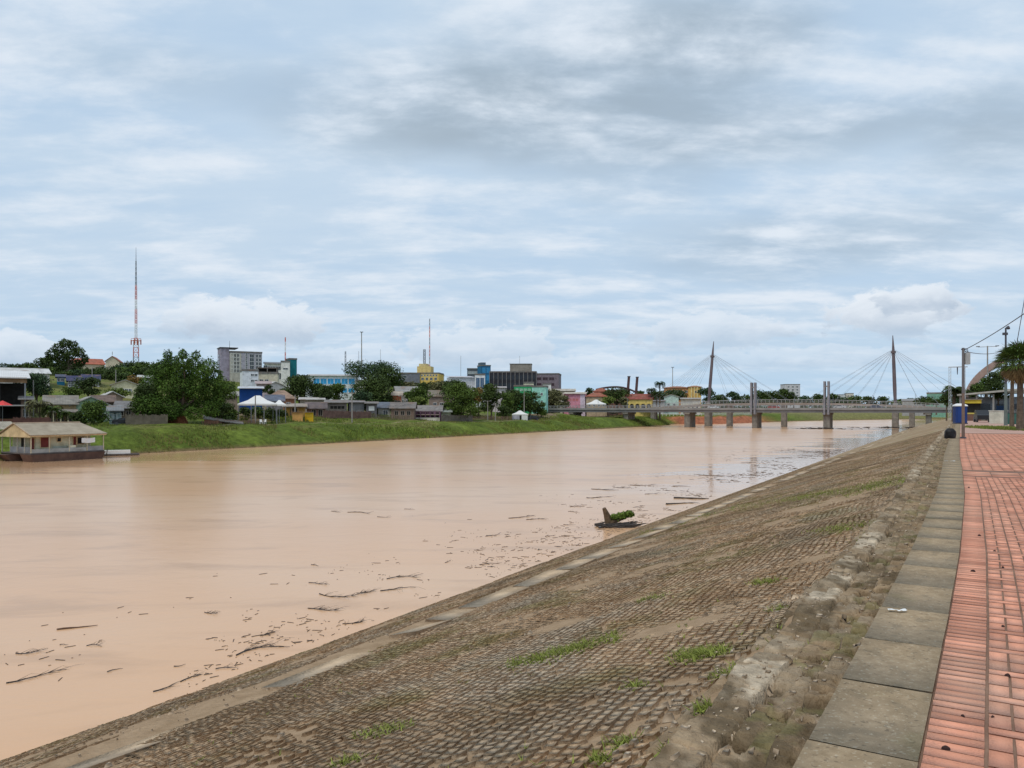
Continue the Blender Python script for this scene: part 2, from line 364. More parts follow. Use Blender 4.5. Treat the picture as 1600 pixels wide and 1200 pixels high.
# ------------------------------------------------------------------ stone and brick surfaces (each stone modelled, in one surface mesh)
def frusta(S, N, hs, hn, z, h, inset, jit, tilt, drop=.05):
    """arrays of block centres/half sizes in (s,n) -> verts, faces"""
    k = len(S); r = np.random.RandomState(k % 9973)
    sx = np.array([-1, 1, 1, -1]); sy = np.array([-1, -1, 1, 1])
    j = (r.rand(k, 4, 2)-.5)*jit
    bs = S[:, None]+hs[:, None]*sx; bn = N[:, None]+hn[:, None]*sy
    bs = bs+j[..., 0]; bn = bn+j[..., 1]
    cs = S[:, None]; cn = N[:, None]
    ts = cs+(bs-cs)*inset; tn = cn+(bn-cn)*inset
    tl = (r.rand(k, 2)-.5)*tilt
    slope = z(bn, bs)
    zt = z(tn, ts)+h[:, None]+tl[:, :1]*sx+tl[:, 1:]*sy
    zb = slope-drop
    def xyz(s, n, zz):
        x, y = XY(s, n+wob(s)); return np.stack([x, y, zz], -1)
    V = np.concatenate([xyz(bs, bn, zb), xyz(ts, tn, zt)], 1).reshape(-1, 3)
    f = np.array([[4, 7, 6, 5][::-1], [0, 1, 5, 4], [1, 2, 6, 5], [2, 3, 7, 6], [3, 0, 4, 7]])
    f = np.array([[4, 5, 6, 7], [1, 0, 4, 5], [2, 1, 5, 6], [3, 2, 6, 7], [0, 3, 7, 4]])[:, ::-1]
    F = (np.arange(k)[:, None, None]*8+f).reshape(-1, 4)
    return V, F
# embankment of small set stones
ps, pn = .122, .110
a_s = np.arange(.5, 92, ps); a_n = np.concatenate([np.arange(1.62, 10.25, pn), np.arange(11.05, 17.3, pn)])
S, N = np.meshgrid(a_s, a_n, indexing='ij'); S = S+(np.arange(len(a_n)) % 2)*ps*.5; S = S.ravel(); N = N.ravel()
N = N + .05*np.sin(S*2.1+N*.7)+(rs.rand(len(N))-.5)*.022; S = S+.04*np.sin(N*5+S)+(rs.rand(len(S))-.5)*.03
x, y = XY(S, N); keep = rs.rand(len(S)) > .05+.45*sm((vn(x, y, 1.3, 21)-.62)*6)
S, N = S[keep], N[keep]; k = len(S); x, y = XY(S, N)
hh = .003+.008*rs.rand(k)**1.5+.007*vn(x, y, 1.6, 22)-.034*sm((vn(x, y, 2.3, 24)*.55+vn(x, y, .7, 25)*.45-.565)*5)
V, F = frusta(S, N, ps*(.42+.07*rs.rand(k)), pn*(.42+.07*rs.rand(k)), lambda n, s: prof(n), hh, .76, .032, .008)
EMB = mat('set_stones', (.46, .305, .180), col2=(.59, .430, .285), scale=.55, rough=.95, spec=.1, island=.24, bump=.4, bscale=30)
def emb_mat(m, patches=None):    # large patches of mud, moss and bare grey stone
    t = m.node_tree; b = t.nodes['Principled BSDF']; src = b.inputs['Base Color'].links[0].from_socket
    tcn = t.nodes.new('ShaderNodeTexCoord')
    for sc, a, e, colr, k in patches or ((.6, .52, .66, (.25, .215, .08, 1), .65), (.38, .50, .64, (.44, .37, .28, 1), .6), (1.7, .58, .72, (.34, .20, .11, 1), .6), (.23, .50, .62, (.26, .18, .11, 1), .6)):
        q = t.nodes.new('ShaderNodeTexNoise'); q.inputs['Scale'].default_value = sc; q.inputs['Detail'].default_value = 6; t.links.new(tcn.outputs['Object'], q.inputs[0])
        r = t.nodes.new('ShaderNodeMapRange'); t.links.new(q.outputs[0], r.inputs[0]); r.inputs[1].default_value = a; r.inputs[2].default_value = e; r.inputs[4].default_value = k
        x = t.nodes.new('ShaderNodeMix'); x.data_type = 'RGBA'; t.links.new(r.outputs[0], x.inputs[0]); t.links.new(src, x.inputs[6]); x.inputs[7].default_value = colr; src = x.outputs[2]
    t.links.new(src, b.inputs['Base Color'])
emb_mat(EMB)
MUD = mat('packed_mud', (.28, .188, .112), col2=(.40, .28, .178), scale=3, rough=.95, spec=.1, bump=.8, bscale=14)
tag(raw('embankment', V, F, EMB), kind='structure')
sbase = np.concatenate([np.arange(-6, 92, .35), np.arange(92, 96, 2)]); nb = np.concatenate([[.56, .8, 1.1, 1.45, 1.6], np.arange(1.8, 10.2, .3), [10.3, 10.95], np.arange(11.1, 19, .25)])
def bfn(s, n):
    x, y = XY(s, n+wob(s)); fade = 1-sm((s-95)/30)
    return np.stack([x, y, prof(n)+(vn(x, y, .8, 31)-.5)*.05*fade-.02-.25*(1-fade)], -1)
emb2 = grid('embankment', sbase, nb, bfn, MUD)
def bfn2(s, n):
    x, y = XY(s, n+wob(s)); fade = sm((s-282)/10); return np.stack([x, y, prof(n)+(vn(x, y, .8, 31)-.5)*.06+.012-.5*fade], -1)
EMBF = mat('far_stones', (.26, .174, .100), col2=(.37, .268, .170), scale=1.2, rough=.95, spec=.1, bump=1.0, bscale=3); emb_mat(EMBF)
grid('embankment', np.arange(91, 294, 1.5), nb, bfn2, EMBF)
# concrete berm along the lower slope: slabs, cracked and partly under mud
BERM = mat('muddy_concrete', (.38, .275, .18), col2=(.66, .50, .34), scale=1.3, rough=.9, island=.08, bump=.5, bscale=18)
ss_ = []; q = .4
while q < 280: l = 1.1+rs.rand()*1.6; ss_.append((q, l)); q += l+.05
ss_ = np.array([q for q in ss_ if rs.rand() > .10]); k = len(ss_)
V, F = frusta(ss_[:, 0]+ss_[:, 1]/2, 10.47-.55*np.clip((15-ss_[:, 0])/11, 0, 1)+(rs.rand(k)-.5)*.16, ss_[:, 1]/2, .36+.05*rs.rand(k), lambda n, s: np.minimum(prof(n)+.012, 2.36), .025*rs.rand(k), .93, .16, .05, .25)
tag(raw('berm', V, F, BERM), kind='structure')
# rough stepped blocks between embankment and kerb
def row(n0, n1, z, l0, l1, hv, jit, miss, inset=.9, smax=95):
    out = []; q = .2
    while q < smax*2.8:
        l = l0+rs.rand()*(l1-l0)
        if rs.rand() > miss: out.append((q+l/2, l/2*.97))
        q += l
    o = np.array(out); k = len(o)
    return frusta(o[:, 0], np.full(k, (n0+n1)/2)+(rs.rand(k)-.5)*jit, o[:, 1], (n1-n0)/2*(.85+.2*rs.rand(k)), lambda n, s: z+0*n, hv*rs.rand(k), inset, jit, hv*.5, .3)
# worn stepped ledges: one eroded strip of masonry, modelled finely
def fbm(x, y, sc, sd): return vn(x, y, sc, sd)*.5+vn(x, y, sc*.47, sd+1)*.28+vn(x, y, sc*.21, sd+2)*.15+vn(x, y, sc*.1, sd+3)*.07
def ledges(s, n):
    e1, e2, e3 = .80+.10*(fbm(s, n*.3, .9, 61)-.5)*2, 1.12+.07*(fbm(s, n*.3, .7, 65)-.5)*2, 1.42+.08*(fbm(s, n*.3, .6, 69)-.5)*2
    st = lambda e, w: sm((n-e)/w+.5)
    gone = sm((fbm(s, n*0, 1.7, 73)-.50)*9)          # stretches where the pale edging has broken away
    z = 5.13-.13*st(e1, .04)-.06*st(e2, .035)+(.07*(1-gone))*st(e2, .03)-.08*st(e3, .05)-(.07*(1-gone))*st(e3, .05)
    jn = np.abs(((s+.23*np.floor((n-.5)*3.3)+.05*fbm(s, n, .4, 60)) % .58)-.29); z = z-.055*np.exp(-(jn/.016)**2)*(n < 1.5); jm = np.minimum(np.abs(n-e1), np.abs(n-e2)); z = z-.05*np.exp(-(jm/.014)**2)
    z = z+(fbm(s, n, .5, 77)-.5)*.03+(fbm(s, n, .07, 81)-.5)*.022
    row_ = np.floor((n-.5+.02*(fbm(s, n, .3, 83)-.5))/.155).astype(int); bi = np.floor((s+row_*.37+.03*fbm(s, n, .2, 84))/.31).astype(int); hb_ = ((bi*73+row_*151) % 97)/97.
    z = z+(hb_-.5)*.034*(n < 1.6)-.03*(((bi*31+row_*17) % 13) == 0)
    pit = sm((fbm(s, n, .22, 85)-.60)*14)*(n < 1.12); return z-.06*pit, gone, e2, e3, pit
def lfn2(s, n):
    z = ledges(s, n)[0]; q = sm((n-1.55)/.12); z = z*(1-q)+(prof(n)-.03)*q; x, y = XY(s, n+wob(s)); return np.stack([x, y, z], -1)
def lcol2(x, y, z):
    s, n = SN(x, y); n = n-wob(s); _, gone, e2, e3, pit = ledges(s, n); f = fbm(s, n, .5, 91)[:, None]; f2 = fbm(s, n, .12, 95)[:, None]
    c = np.array([.33, .235, .145])*(.55+.9*f)*np.ones((len(x), 1)); grey = sm((fbm(s, n, .5, 97)-.50)*9)[:, None]; c = c*(1-grey*.6)+np.array([.38, .30, .21])*grey*.6
    edge = (sm((n-e2)/.03+.5)*(1-sm((n-e3)/.03+.5))*(1-.75*gone)*(.12+.88*sm((fbm(s, n, .55, 99)-.50)*10)))[:, None]; c = c*(1-edge)+np.array([.60, .49, .36])*edge*(.75+.4*f2)
    soil = np.maximum(pit, sm((fbm(s, n, .6, 103)-.58)*10))[:, None]; c = c*(1-soil*.7)+np.array([.13, .095, .055])*soil*.7
    moss = (sm((fbm(s, n, .4, 107)-.57)*9)*(n < 1.1))[:, None]; c = c*(1-moss*.5)+np.array([.19, .18, .07])*moss*.5
    return c*(.55+.6*f2)
STEP = mat('worn_masonry', (.8, .8, .8), col2=(1.25, 1.25, 1.25), attr='tint', scale=9, rough=.95, spec=.1, bump=.7, bscale=35)
grid('stone_steps', np.concatenate([np.arange(1.0, 12, .02), np.arange(12, 40, .06), np.arange(40, 285, .35)]), np.arange(.495, 1.70, .016), lfn2, STEP, colfn=lcol2)
LITE = mat('pale_crumbs', (.34, .25, .17), col2=(.62, .50, .37), scale=1.6, rough=.95, island=.3)
# rubble crumbs over steps and slope foot (countless)
k = 8200; S = rs.rand(k)**1.6*60+1; N = np.where(rs.rand(k) < .62, .55+rs.rand(k)*1.3, 1.6+rs.rand(k)*15)
sz = .007+.030*rs.rand(k)**3
V, F = frusta(S, N, sz, sz*(.6+.6*rs.rand(k)), lambda n, s: np.where(n < 1.6, ledges(s, n)[0]-.004, prof(n)+.008), sz*.6, .6, .012, .008, .03)
tag(raw('gravel', V, F, LITE), 'loose crumbs of pale stone strewn over the steps and the embankment', 'gravel', kind='stuff')
# kerb slabs
KERB = mat('kerb_concrete', (.28, .208, .132), col2=(.41, .312, .208), scale=14, rough=.95, island=.04, bump=.15, bscale=90, spec=.1)
emb_mat(KERB, ((1.3, .50, .68, (.155, .120, .080, 1), .5), (7, .56, .66, (.14, .115, .08, 1), .45), (45, .60, .66, (.50, .44, .34, 1), .5), (30, .62, .68, (.09, .075, .055, 1), .5), (2.5, .60, .70, (.24, .20, .10, 1), .35)))
out = []; q = -1.0
while q < 285: l = .98+(rs.rand()-.5)*.06; out.append((q+l/2, l/2-.003)); q += l
o = np.array(out); k = len(o)
V, F = frusta(o[:, 0], np.full(k, .262), o[:, 1], np.full(k, .236), lambda n, s: 5.40+0*n, .005*rs.rand(k)+.012, .994, .006, .004, .60)
tag(raw('kerb', V, F, KERB), kind='structure')
# promenade bricks
BR = mat('red_pavers', (.62, .255, .160), col2=(.72, .350, .235), scale=1.6, rough=.9, island=.27, bump=.25, bscale=70, spec=.25)
def brick_dirt(m):
    t = m.node_tree; b = t.nodes['Principled BSDF']; src = b.inputs['Base Color'].links[0].from_socket; tcn = t.nodes.new('ShaderNodeTexCoord')
    for sc, a, e, colr, k in ((2.6, .56, .72, (.32, .16, .12, 1), .5), (.5, .52, .70, (.55, .36, .26, 1), .6), (22, .60, .68, (.30, .16, .12, 1), .45), (60, .64, .70, (.85, .62, .5, 1), .4)):
        q = t.nodes.new('ShaderNodeTexNoise'); q.inputs['Scale'].default_value = sc; q.inputs['Detail'].default_value = 8; q.inputs['Roughness'].default_value = .7; t.links.new(tcn.outputs['Object'], q.inputs[0])
        r = t.nodes.new('ShaderNodeMapRange'); t.links.new(q.outputs[0], r.inputs[0]); r.inputs[1].default_value = a; r.inputs[2].default_value = e; r.inputs[4].default_value = k
        x = t.nodes.new('ShaderNodeMix'); x.data_type = 'RGBA'; t.links.new(r.outputs[0], x.inputs[0]); t.links.new(src, x.inputs[6]); x.inputs[7].default_value = colr; src = x.outputs[2]
    t.links.new(src, b.inputs['Base Color'])
brick_dirt(BR)
bl, bs_ = .235, .118
Sl, Nl, HS, HN = [], [], [], []
def bk(s, n, a, b): Sl.append(s); Nl.append(n); HS.append(a); HN.append(b)
for s0 in np.arange(1.0, 21.5, .1): bk(s0, -.103, .0472, .122)
cw = .112
for c0 in np.arange(1.0, 21.1, .51):
    off = rs.rand(60)*.02
    for j in range(42):
        n = -.234-cw/2-j*cw
        bk(c0+.10, n, .0965, cw/2-.0065); bk(c0+.305, n, .0965, cw/2-.0065)
    for j in range(21): bk(c0+.458, -.234-cw-j*2*cw, .0445, cw-.005)
for s0 in np.arange(21.9, 23.4, .5):      # paler cross bands
    for j in range(9): Sl.append(s0); Nl.append(.02-.3-j*.61); HS.append(.245); HN.append(.300)
for i, s0 in enumerate(np.arange(23.9, 60, bs_*2)):
    for j in range(22):
        Sl.append(s0); Nl.append(.02-bl/2-j*bl); HS.append(bs_-.004); HN.append(bl/2-.004)
Sl, Nl, HS, HN = map(np.array, (Sl, Nl, HS, HN)); k = len(Sl)
V, F = frusta(Sl, Nl, HS, HN, lambda n, s: 5.396+0*n, .002*rs.rand(k), .985, .003, .0015, .03)
tag(raw('promenade', V, F, BR), kind='structure')
MORT = mat('joint_dirt', (.16, .085, .055), col2=(.28, .17, .115), scale=2, bump=.3)
def pfn(s, n):
    x, y = XY(s, n+wob(s)); return np.stack([x, y, 5.3915+0*s], -1)
grid('promenade', np.arange(-6, 62, 1.0), np.array([.05, -2, -4, -6.5]), pfn, MORT)
PAV2 = mat('worn_pink_paving', (.42, .24, .185), col2=(.52, .34, .27), scale=.35, rough=.9, bump=.2, bscale=8)
grid('promenade', np.arange(61.2, 131, 3.0), np.array([.5, -4, -9, -16]), pfn, PAV2)
# ------------------------------------------------------------------ builders for the town
def face(px): return -math.atan((px-800)/1200)
def house(name, label, cat, px0, px1, ytop, d, wall, roofc=(.2, .19, .18), roof='gable', rh=1.4, depth=9, rot=0, win=(), z0=None, over=.5, group=None, wallmat=None, extra=None, roofmat=None, dz=0):
    pc = (px0+px1)/2; d = push_back(pc, d)+(13 if 430 < pc < 722 and d < 198 else 0); th = math.atan((pc-800)/1200); w = (px1-px0)*d*math.cos(th)/1200
    x, y = PX(pc, d); g = tz(x, y) if z0 is None else z0
    top = PZY(ytop, d); rz = -th+R(rot)
    if roof in ('flat', 'none'): rh_ = 0
    else: rh_ = rh
    H = top-g-rh_
    e = empty(name, (x, y, g), rz, label, cat, group)
    wm_ = wallmat or paint(wall)
    hw = w/2-(over if roof not in ('flat', 'none') else 0)
    MB().box(-hw, hw, 0, depth, -2.5, H).build('wall', wm_, e)
    rm = roofmat or roofm(roofc); o = over; b = MB(); t = .18
    if roof == 'flat':
        b.box(-hw-.15, hw+.15, -.15, depth+.15, H, H+.25)
        b.box(-hw-.15, hw+.15, -.15, .1, H+.25, H+.7).box(-hw-.15, -hw+.1, .1, depth+.15, H+.25, H+.7).box(hw-.1, hw+.15, .1, depth+.15, H+.25, H+.7)
    elif roof == 'side':      # ridge parallel to the facade
        W = hw+o; D0, D1, D = -o, depth+o, depth/2
        b.add([(-W, D0, H-.1), (W, D0, H-.1), (W, D, H+rh), (-W, D, H+rh), (-W, D1, H-.1), (W, D1, H-.1),
               (-W, D0, H-.1-t), (W, D0, H-.1-t), (W, D, H+rh-t), (-W, D, H+rh-t), (-W, D1, H-.1-t), (W, D1, H-.1-t)],
              [(0, 1, 2, 3), (3, 2, 5, 4), (7, 6, 9, 8), (8, 9, 10, 11), (0, 6, 7, 1), (4, 5, 11, 10), (0, 3, 9, 6), (3, 4, 10, 9), (1, 7, 8, 2), (2, 8, 11, 5)])
        g_ = MB(); 
        for sx in (-hw, hw-.12): g_.add([(sx, .01, H), (sx, depth-.01, H), (sx, depth/2, H+rh-t-.02), (sx+.12, .01, H), (sx+.12, depth-.01, H), (sx+.12, depth/2, H+rh-t-.02)], [(0, 2, 1), (3, 4, 5), (0, 3, 5, 2), (1, 2, 5, 4)])
        g_.build('gable', wm_, e)
    elif roof == 'gable':     # gable end faces the viewer
        W = hw+o
        b.add([(-W, -o, H-.1), (0, -o, H+rh), (W, -o, H-.1), (-W, depth+o, H-.1), (0, depth+o, H+rh), (W, depth+o, H-.1),
               (-W, -o, H-.1-t), (0, -o, H+rh-t), (W, -o, H-.1-t), (-W, depth+o, H-.1-t), (0, depth+o, H+rh-t), (W, depth+o, H-.1-t)],
              [(0, 1, 4, 3), (1, 2, 5, 4), (6, 9, 10, 7), (7, 10, 11, 8), (0, 6, 7, 1), (1, 7, 8, 2), (0, 3, 9, 6), (2, 8, 11, 5)])
        MB().poly([(-hw, H), (hw, H), (0, H+rh-t-.02)], depth-.1).build('gable', wm_, e)
    elif roof == 'hip':
        W = hw+o; i = min(W, depth/2)*.8
        b.add([(-W, -o, H-.05), (W, -o, H-.05), (W, depth+o, H-.05), (-W, depth+o, H-.05), (-W+i, depth/2, H+rh), (W-i, depth/2, H+rh), (-W, -o, H-.25), (W, -o, H-.25), (W, depth+o, H-.25), (-W, depth+o, H-.25)],
              [(0, 1, 5, 4), (1, 2, 5), (2, 3, 4, 5), (3, 0, 4), (0, 6, 7, 1), (1, 7, 8, 2), (2, 8, 9, 3), (3, 9, 6, 0), (9, 8, 7, 6)])
    elif roof == 'shed':
        W = hw+o
        b.add([(-W, -o-.4, H-.1), (W, -o-.4, H-.1), (W, depth+o, H+rh), (-W, depth+o, H+rh), (-W, -o-.4, H-.25), (W, -o-.4, H-.25), (W, depth+o, H+rh-.15), (-W, depth+o, H+rh-.15)],
              [(0, 1, 2, 3), (7, 6, 5, 4), (0, 4, 5, 1), (1, 5, 6, 2), (2, 6, 7, 3), (3, 7, 4, 0)])
    if b.v: b.build('roof', rm, e)
    protos = {}
    for wspec in win:
        cols, rows, ww, wh, x0, x1, z0_, z1_ = wspec[:8]; op = wspec[8] if len(wspec) > 8 else {}
        gm = op.get('glass', GLASS); fm = op.get('frame', WHITE); nm = op.get('name', 'window'); side = op.get('side', 'front')
        key = (ww, wh, gm.name, nm)
        for i in range(cols):
            for j in range(rows):
                fx = x0+(x1-x0)*((i+.5)/cols); fz = z0_+(z1_-z0_)*((j+.5)/rows)
                if key not in protos:
                    f = MB(); tt = min(.09, ww*.12)
                    f.box(-ww/2, ww/2, -.09, .02, -wh/2, -wh/2+tt).box(-ww/2, ww/2, -.09, .02, wh/2-tt, wh/2).box(-ww/2, -ww/2+tt, -.09, .02, -wh/2+tt, wh/2-tt).box(ww/2-tt, ww/2, -.09, .02, -wh/2+tt, wh/2-tt)
                    f.box(-.03, .03, -.07, .02, -wh/2+tt, wh/2-tt)
                    ob = f.build(nm, fm, e); protos[key] = ob
                    pn_ = MB().box(-ww/2+tt, ww/2-tt, -.03, .03, -wh/2+tt, wh/2-tt).build('pane', gm, ob)
                else:
                    ob = protos[key].copy(); COL.objects.link(ob); ob.parent = e
                    q_ = protos[key].children[0].copy(); COL.objects.link(q_); q_.parent = ob
                if side == 'front': ob.location = (-hw+2*hw*fx, 0, H*fz); ob.rotation_euler = (0, 0, 0)
                elif side == 'left': ob.location = (-hw, depth*(1-fx), H*fz); ob.rotation_euler = (0, 0, -math.pi/2)
                else: ob.location = (hw, depth*fx, H*fz); ob.rotation_euler = (0, 0, math.pi/2)
    if extra: extra(e, hw, H, depth)
    return e
# ---- foliage
def leafmat(c, c2): return mat('leaves_%02d_%02d_%02d' % tuple(int(v*199) for v in c), c, col2=c2, scale=.22, rough=.7, spec=.2, island=.45)
LM = dict(dark=leafmat((.030, .050, .012), (.065, .100, .020)), mid=leafmat((.045, .078, .013), (.100, .150, .025)), bamboo=leafmat((.032, .068, .010), (.085, .150, .020)), lite=leafmat((.085, .125, .022), (.17, .21, .045)),
          olive=leafmat((.085, .090, .035), (.16, .15, .07)), blueg=leafmat((.028, .056, .024), (.060, .100, .038)), orange=leafmat((.16, .10, .025), (.26, .17, .05)), dry=leafmat((.20, .13, .055), (.33, .22, .10)))
def leaves(centers, radii, n, size, seed, shell=.55, flat=1.0, droop=0.0):
    r = np.random.RandomState(seed); cs = np.array(centers, float); rr = np.array(radii, float)
    w = rr[:, 0]*rr[:, 2]; pick = r.choice(len(cs), n, p=w/w.sum())
    d = r.normal(size=(n, 3)); d /= np.linalg.norm(d, axis=1)[:, None]
    rad = (shell+(1-shell)*r.rand(n)**.6)*(1+.10*r.normal(size=n))
    # clumpiness: radius modulated by direction
    rad *= 1+.16*np.sin(d[:, 0]*7+pick)*np.sin(d[:, 2]*6+pick*2)
    p = cs[pick]+d*rr[pick]*rad[:, None]
    nrm = d*.55+r.normal(size=(n, 3))*.55+np.array([0, 0, .45]); nrm /= np.linalg.norm(nrm, axis=1)[:, None]
    a = np.cross(nrm, r.normal(size=(n, 3))); a /= np.linalg.norm(a, axis=1)[:, None]; b = np.cross(nrm, a)
    s = size*(.6+.8*r.rand(n))[:, None]; a = a*s; b = b*s*.6*flat
    a[:, 2] -= droop*size
    V = np.stack([p-a, p+b*.9, p+a, p-b*.9], 1).reshape(-1, 3)
    return V, np.arange(4*n).reshape(-1, 4)
def tree(label, px, ytop, ybot, wpx, d, lm='mid', seed=1, name='tree', group=None, shape='round', trunkr=None, base=None, dens=1.0, blobs=None, cat='tree', share=None):
    d = push_back(px, d); x, y = PX(px, d); g = tz(x, y) if base is None else base
    th = math.atan((px-800)/1200)
    zt, zb = PZY(ytop, d)-g, PZY(ybot, d)-g; zb = max(zb, .3); w = wpx*d/1200*math.cos(th); h = zt-zb; r = random.Random(seed)
    e = empty(name, (x, y, g), face(px), label, cat, group)
    if blobs is None:
        w *= 1.22; blobs = []
        nb = 9 if wpx < 30 else (16 if wpx < 70 else 26)
        for i in range(nb):
            a = r.uniform(0, 6.28); q = math.sqrt(r.random())*.62; t = r.random()
            if shape == 'round': wide = math.sqrt(max(.05, 1-(2*t-.85)**2*.8))
            elif shape == 'umbrella': t = .45+.5*t; wide = 1.15-.2*abs(t-.7)
            elif shape == 'column': wide = 1.0-.45*abs(2*t-1)
            else: wide = 1
            br = r.uniform(.16, .30)*w*(.8 if shape == 'umbrella' else 1)
            bx, by = math.cos(a)*q*w/2*wide*1.25, math.sin(a)*q*w/2*wide
            bx = max(-w/2+br*.8, min(w/2-br*.8, bx))
            bz = zb+h*t; brz = min(br*.72, h*.4); bz = max(zb+brz*.8, min(zt-brz*.85, bz))
            blobs.append(((bx, by, bz), (br, br*.9, brz)))
        blobs.append(((r.uniform(-.15, .15)*w, 0, zt-.2*h), (w*.2, w*.2, .2*h)))
    else:
        blobs = [((bx*w/2, by*w/2, zb+bz*h), (br*w/2, br*w/2, brz*h)) for bx, by, bz, br, brz in blobs]
    # trunk with limbs running into the blobs
    tr = trunkr or max(.12, w*.032); t = MB(); fork = max(zb*.85, zt*.22)
    t.path([(0, 0, -.6), (r.uniform(-.1, .1)*w*.1, 0, fork*.5), (0, 0, fork)], [tr*1.3, tr, tr*.85], 8)
    for bc, br in blobs[::2]:
        mid = (bc[0]*.5+r.uniform(-.05, .05)*w, bc[1]*.5, fork+(bc[2]-fork)*.55)
        t.path([(0, 0, fork*.96), mid, bc], [tr*.55, tr*.36, tr*.12], 5)
    t.build('trunk', BARK, e)
    size = max(.11, 1.45*d/1200)*(1.0 if wpx > 25 else .95)
    n = int(min(46000, max(260, 5.2*dens*w*h/size**2)))
    V, F = leaves([b[0] for b in blobs], [b[1] for b in blobs], n, size, seed)
    raw('crown', V, F, LM[lm], e)
    return e
def frond_mesh(n, L, rise, droop, seed, wid=.35, leaf=.9, z=0, nl=16, lowest=-.2):
    r = random.Random(seed); V = []; F = []
    for i in range(n):
        a = i*2.399+r.uniform(-.2, .2); e0 = lowest+(1.25-lowest)*((i+.5)/n); ll = L*r.uniform(.85, 1.1)
        ca, sa = math.cos(a), math.sin(a); pts = []
        px_, pz = 0, z; ang = e0+rise
        for k in range(8):
            pts.append((px_*ca, px_*sa, pz)); px_ += math.cos(ang)*ll/7; pz += math.sin(ang)*ll/7; ang -= droop/7*(1+k*.25)
        for k in range(nl):
            t = (k+1)/(nl)*6.99; i0 = int(t); f = t-i0; i0 = min(i0, 6)
            c = [pts[i0][j]*(1-f)+pts[i0+1][j]*f for j in range(3)]
            l = leaf*math.sin(math.pi*min(.96, .12+.85*(k+1)/nl))+.12
            for sgn in (-1, 1):
                dx, dy = -sa*sgn*l*.85+ca*l*.45, ca*sgn*l*.85+sa*l*.45; dz = -l*r.uniform(.25, .6); w2 = wid*.12
                b = len(V); V += [(c[0]-ca*w2, c[1]-sa*w2, c[2]), (c[0]+ca*w2, c[1]+sa*w2, c[2]), (c[0]+dx, c[1]+dy, c[2]+dz)]; F.append((b, b+1, b+2))
        for k in range(7):
            b = len(V); w2 = .05
            for q, s_ in ((k, 1), (k, -1), (k+1, -1), (k+1, 1)): V.append((pts[q][0]-sa*w2*s_, pts[q][1]+ca*w2*s_, pts[q][2]))
            F.append((b, b+1, b+2, b+3))
    return V, F
def palm(label, px, ytop, d, h=None, L=2.6, n=16, lm='mid', seed=1, base=None, group=None, lean=0, tr=.16, skirt=False, leaf=.9, name='palm_tree'):
    x, y = PX(px, d); g = tz(x, y) if base is None else base
    H = PZY(ytop, d)-g-L*.55 if h is None else h
    e = empty(name, (x, y, g), face(px)+seed, label, 'palm tree', group)
    MB().path([(0, 0, -.5), (lean*.3, 0, H*.35), (lean*.7, 0, H*.7), (lean, 0, H)], [tr*1.3, tr, tr*.85, tr*.8], 8).build('trunk', BARK, e)
    V, F = frond_mesh(n, L, .0, 2.0, seed, z=H, leaf=leaf, wid=1.2 if skirt else .9)
    V = [(v[0]+lean, v[1], v[2]) for v in V]
    raw('crown', V, F, LM[lm], e)
    if skirt:
        V, F = frond_mesh(12, L*.8, -1.0, 1.2, seed+5, z=H-.1, leaf=leaf*.8, wid=1.2, lowest=-.6)
        raw('dead_fronds', [(v[0]+lean, v[1], v[2]) for v in V], F, LM['dry'], e)
    return e
def lattice(label, px, ytop, d, wb, wt, bands, name='radio_mast', z0=None, ybase=None, cat='mast', seg=2.2, r=.07, guy=0, platform=None, spire=0, group=None, mast_kind=3):
    x, y = PX(px, d); g = tz(x, y) if z0 is None else z0; H = PZY(ytop, d)-g
    e = empty(name, (x, y, g), face(px)+.4, label, cat, group)
    Hl = H-spire; n = max(4, int(Hl/seg)); groups = {}
    def P_(k, i):
        w = float(np.interp(k/n, [0, .2, .335, .35, .75, 1], [wb, wb*.78, wb*.72, wb*.32, wb*.24, wt*.4])) if wb > 2 else wb+(wt-wb)*k/n; a = 2*math.pi*i/mast_kind+.5; return (math.cos(a)*w/2, math.sin(a)*w/2, Hl*k/n)
    b = MB()
    for k in range(n):
        m = bands(k/n)
        for i in range(mast_kind):
            j = (i+1) % mast_kind
            b.bar(P_(k, i), P_(k+1, i), r, r, 4, m, False); b.bar(P_(k, i), P_(k+1, j), r*.6, r*.6, 3, m, False); b.bar(P_(k+1, i), P_(k+1, j), r*.6, r*.6, 3, m, False)
    b.build('lattice', [paint((.75, .73, .71)), paint((.62, .12, .06)), STEEL, DSTEEL], e)
    if spire: MB().bar((0, 0, Hl-1), (0, 0, H), .11, .03, 5).build('spire', STEEL, e)
    if platform:
        zp = Hl*platform; p = MB(); p.box(-1.5, 1.5, -1.5, 1.5, zp, zp+.18)
        for s1 in (-1.45, 1.45): p.box(s1-.05, s1+.05, -1.5, 1.5, zp+.9, zp+1.0).box(-1.5, 1.5, s1-.05, s1+.05, zp+1.0, zp+1.1)
        for a in (-1.3, 0, 1.3):
            p.box(a-.2, a+.2, -1.85, -1.6, zp-1.6, zp+.6).box(a-.2, a+.2, 1.6, 1.85, zp-1.6, zp+.6)
        p.build('platform', paint((.50, .14, .08)), e)
    if guy:
        gq = MB()
        for i in range(3):
            a = 2*math.pi*i/3+.5
            for f in (.98, .62, .34): gq.bar((0, 0, Hl*f), (math.cos(a)*guy, math.sin(a)*guy, 0), .03, .03, 3)
        gq.build('guy_wires', STEEL, e)
    return e
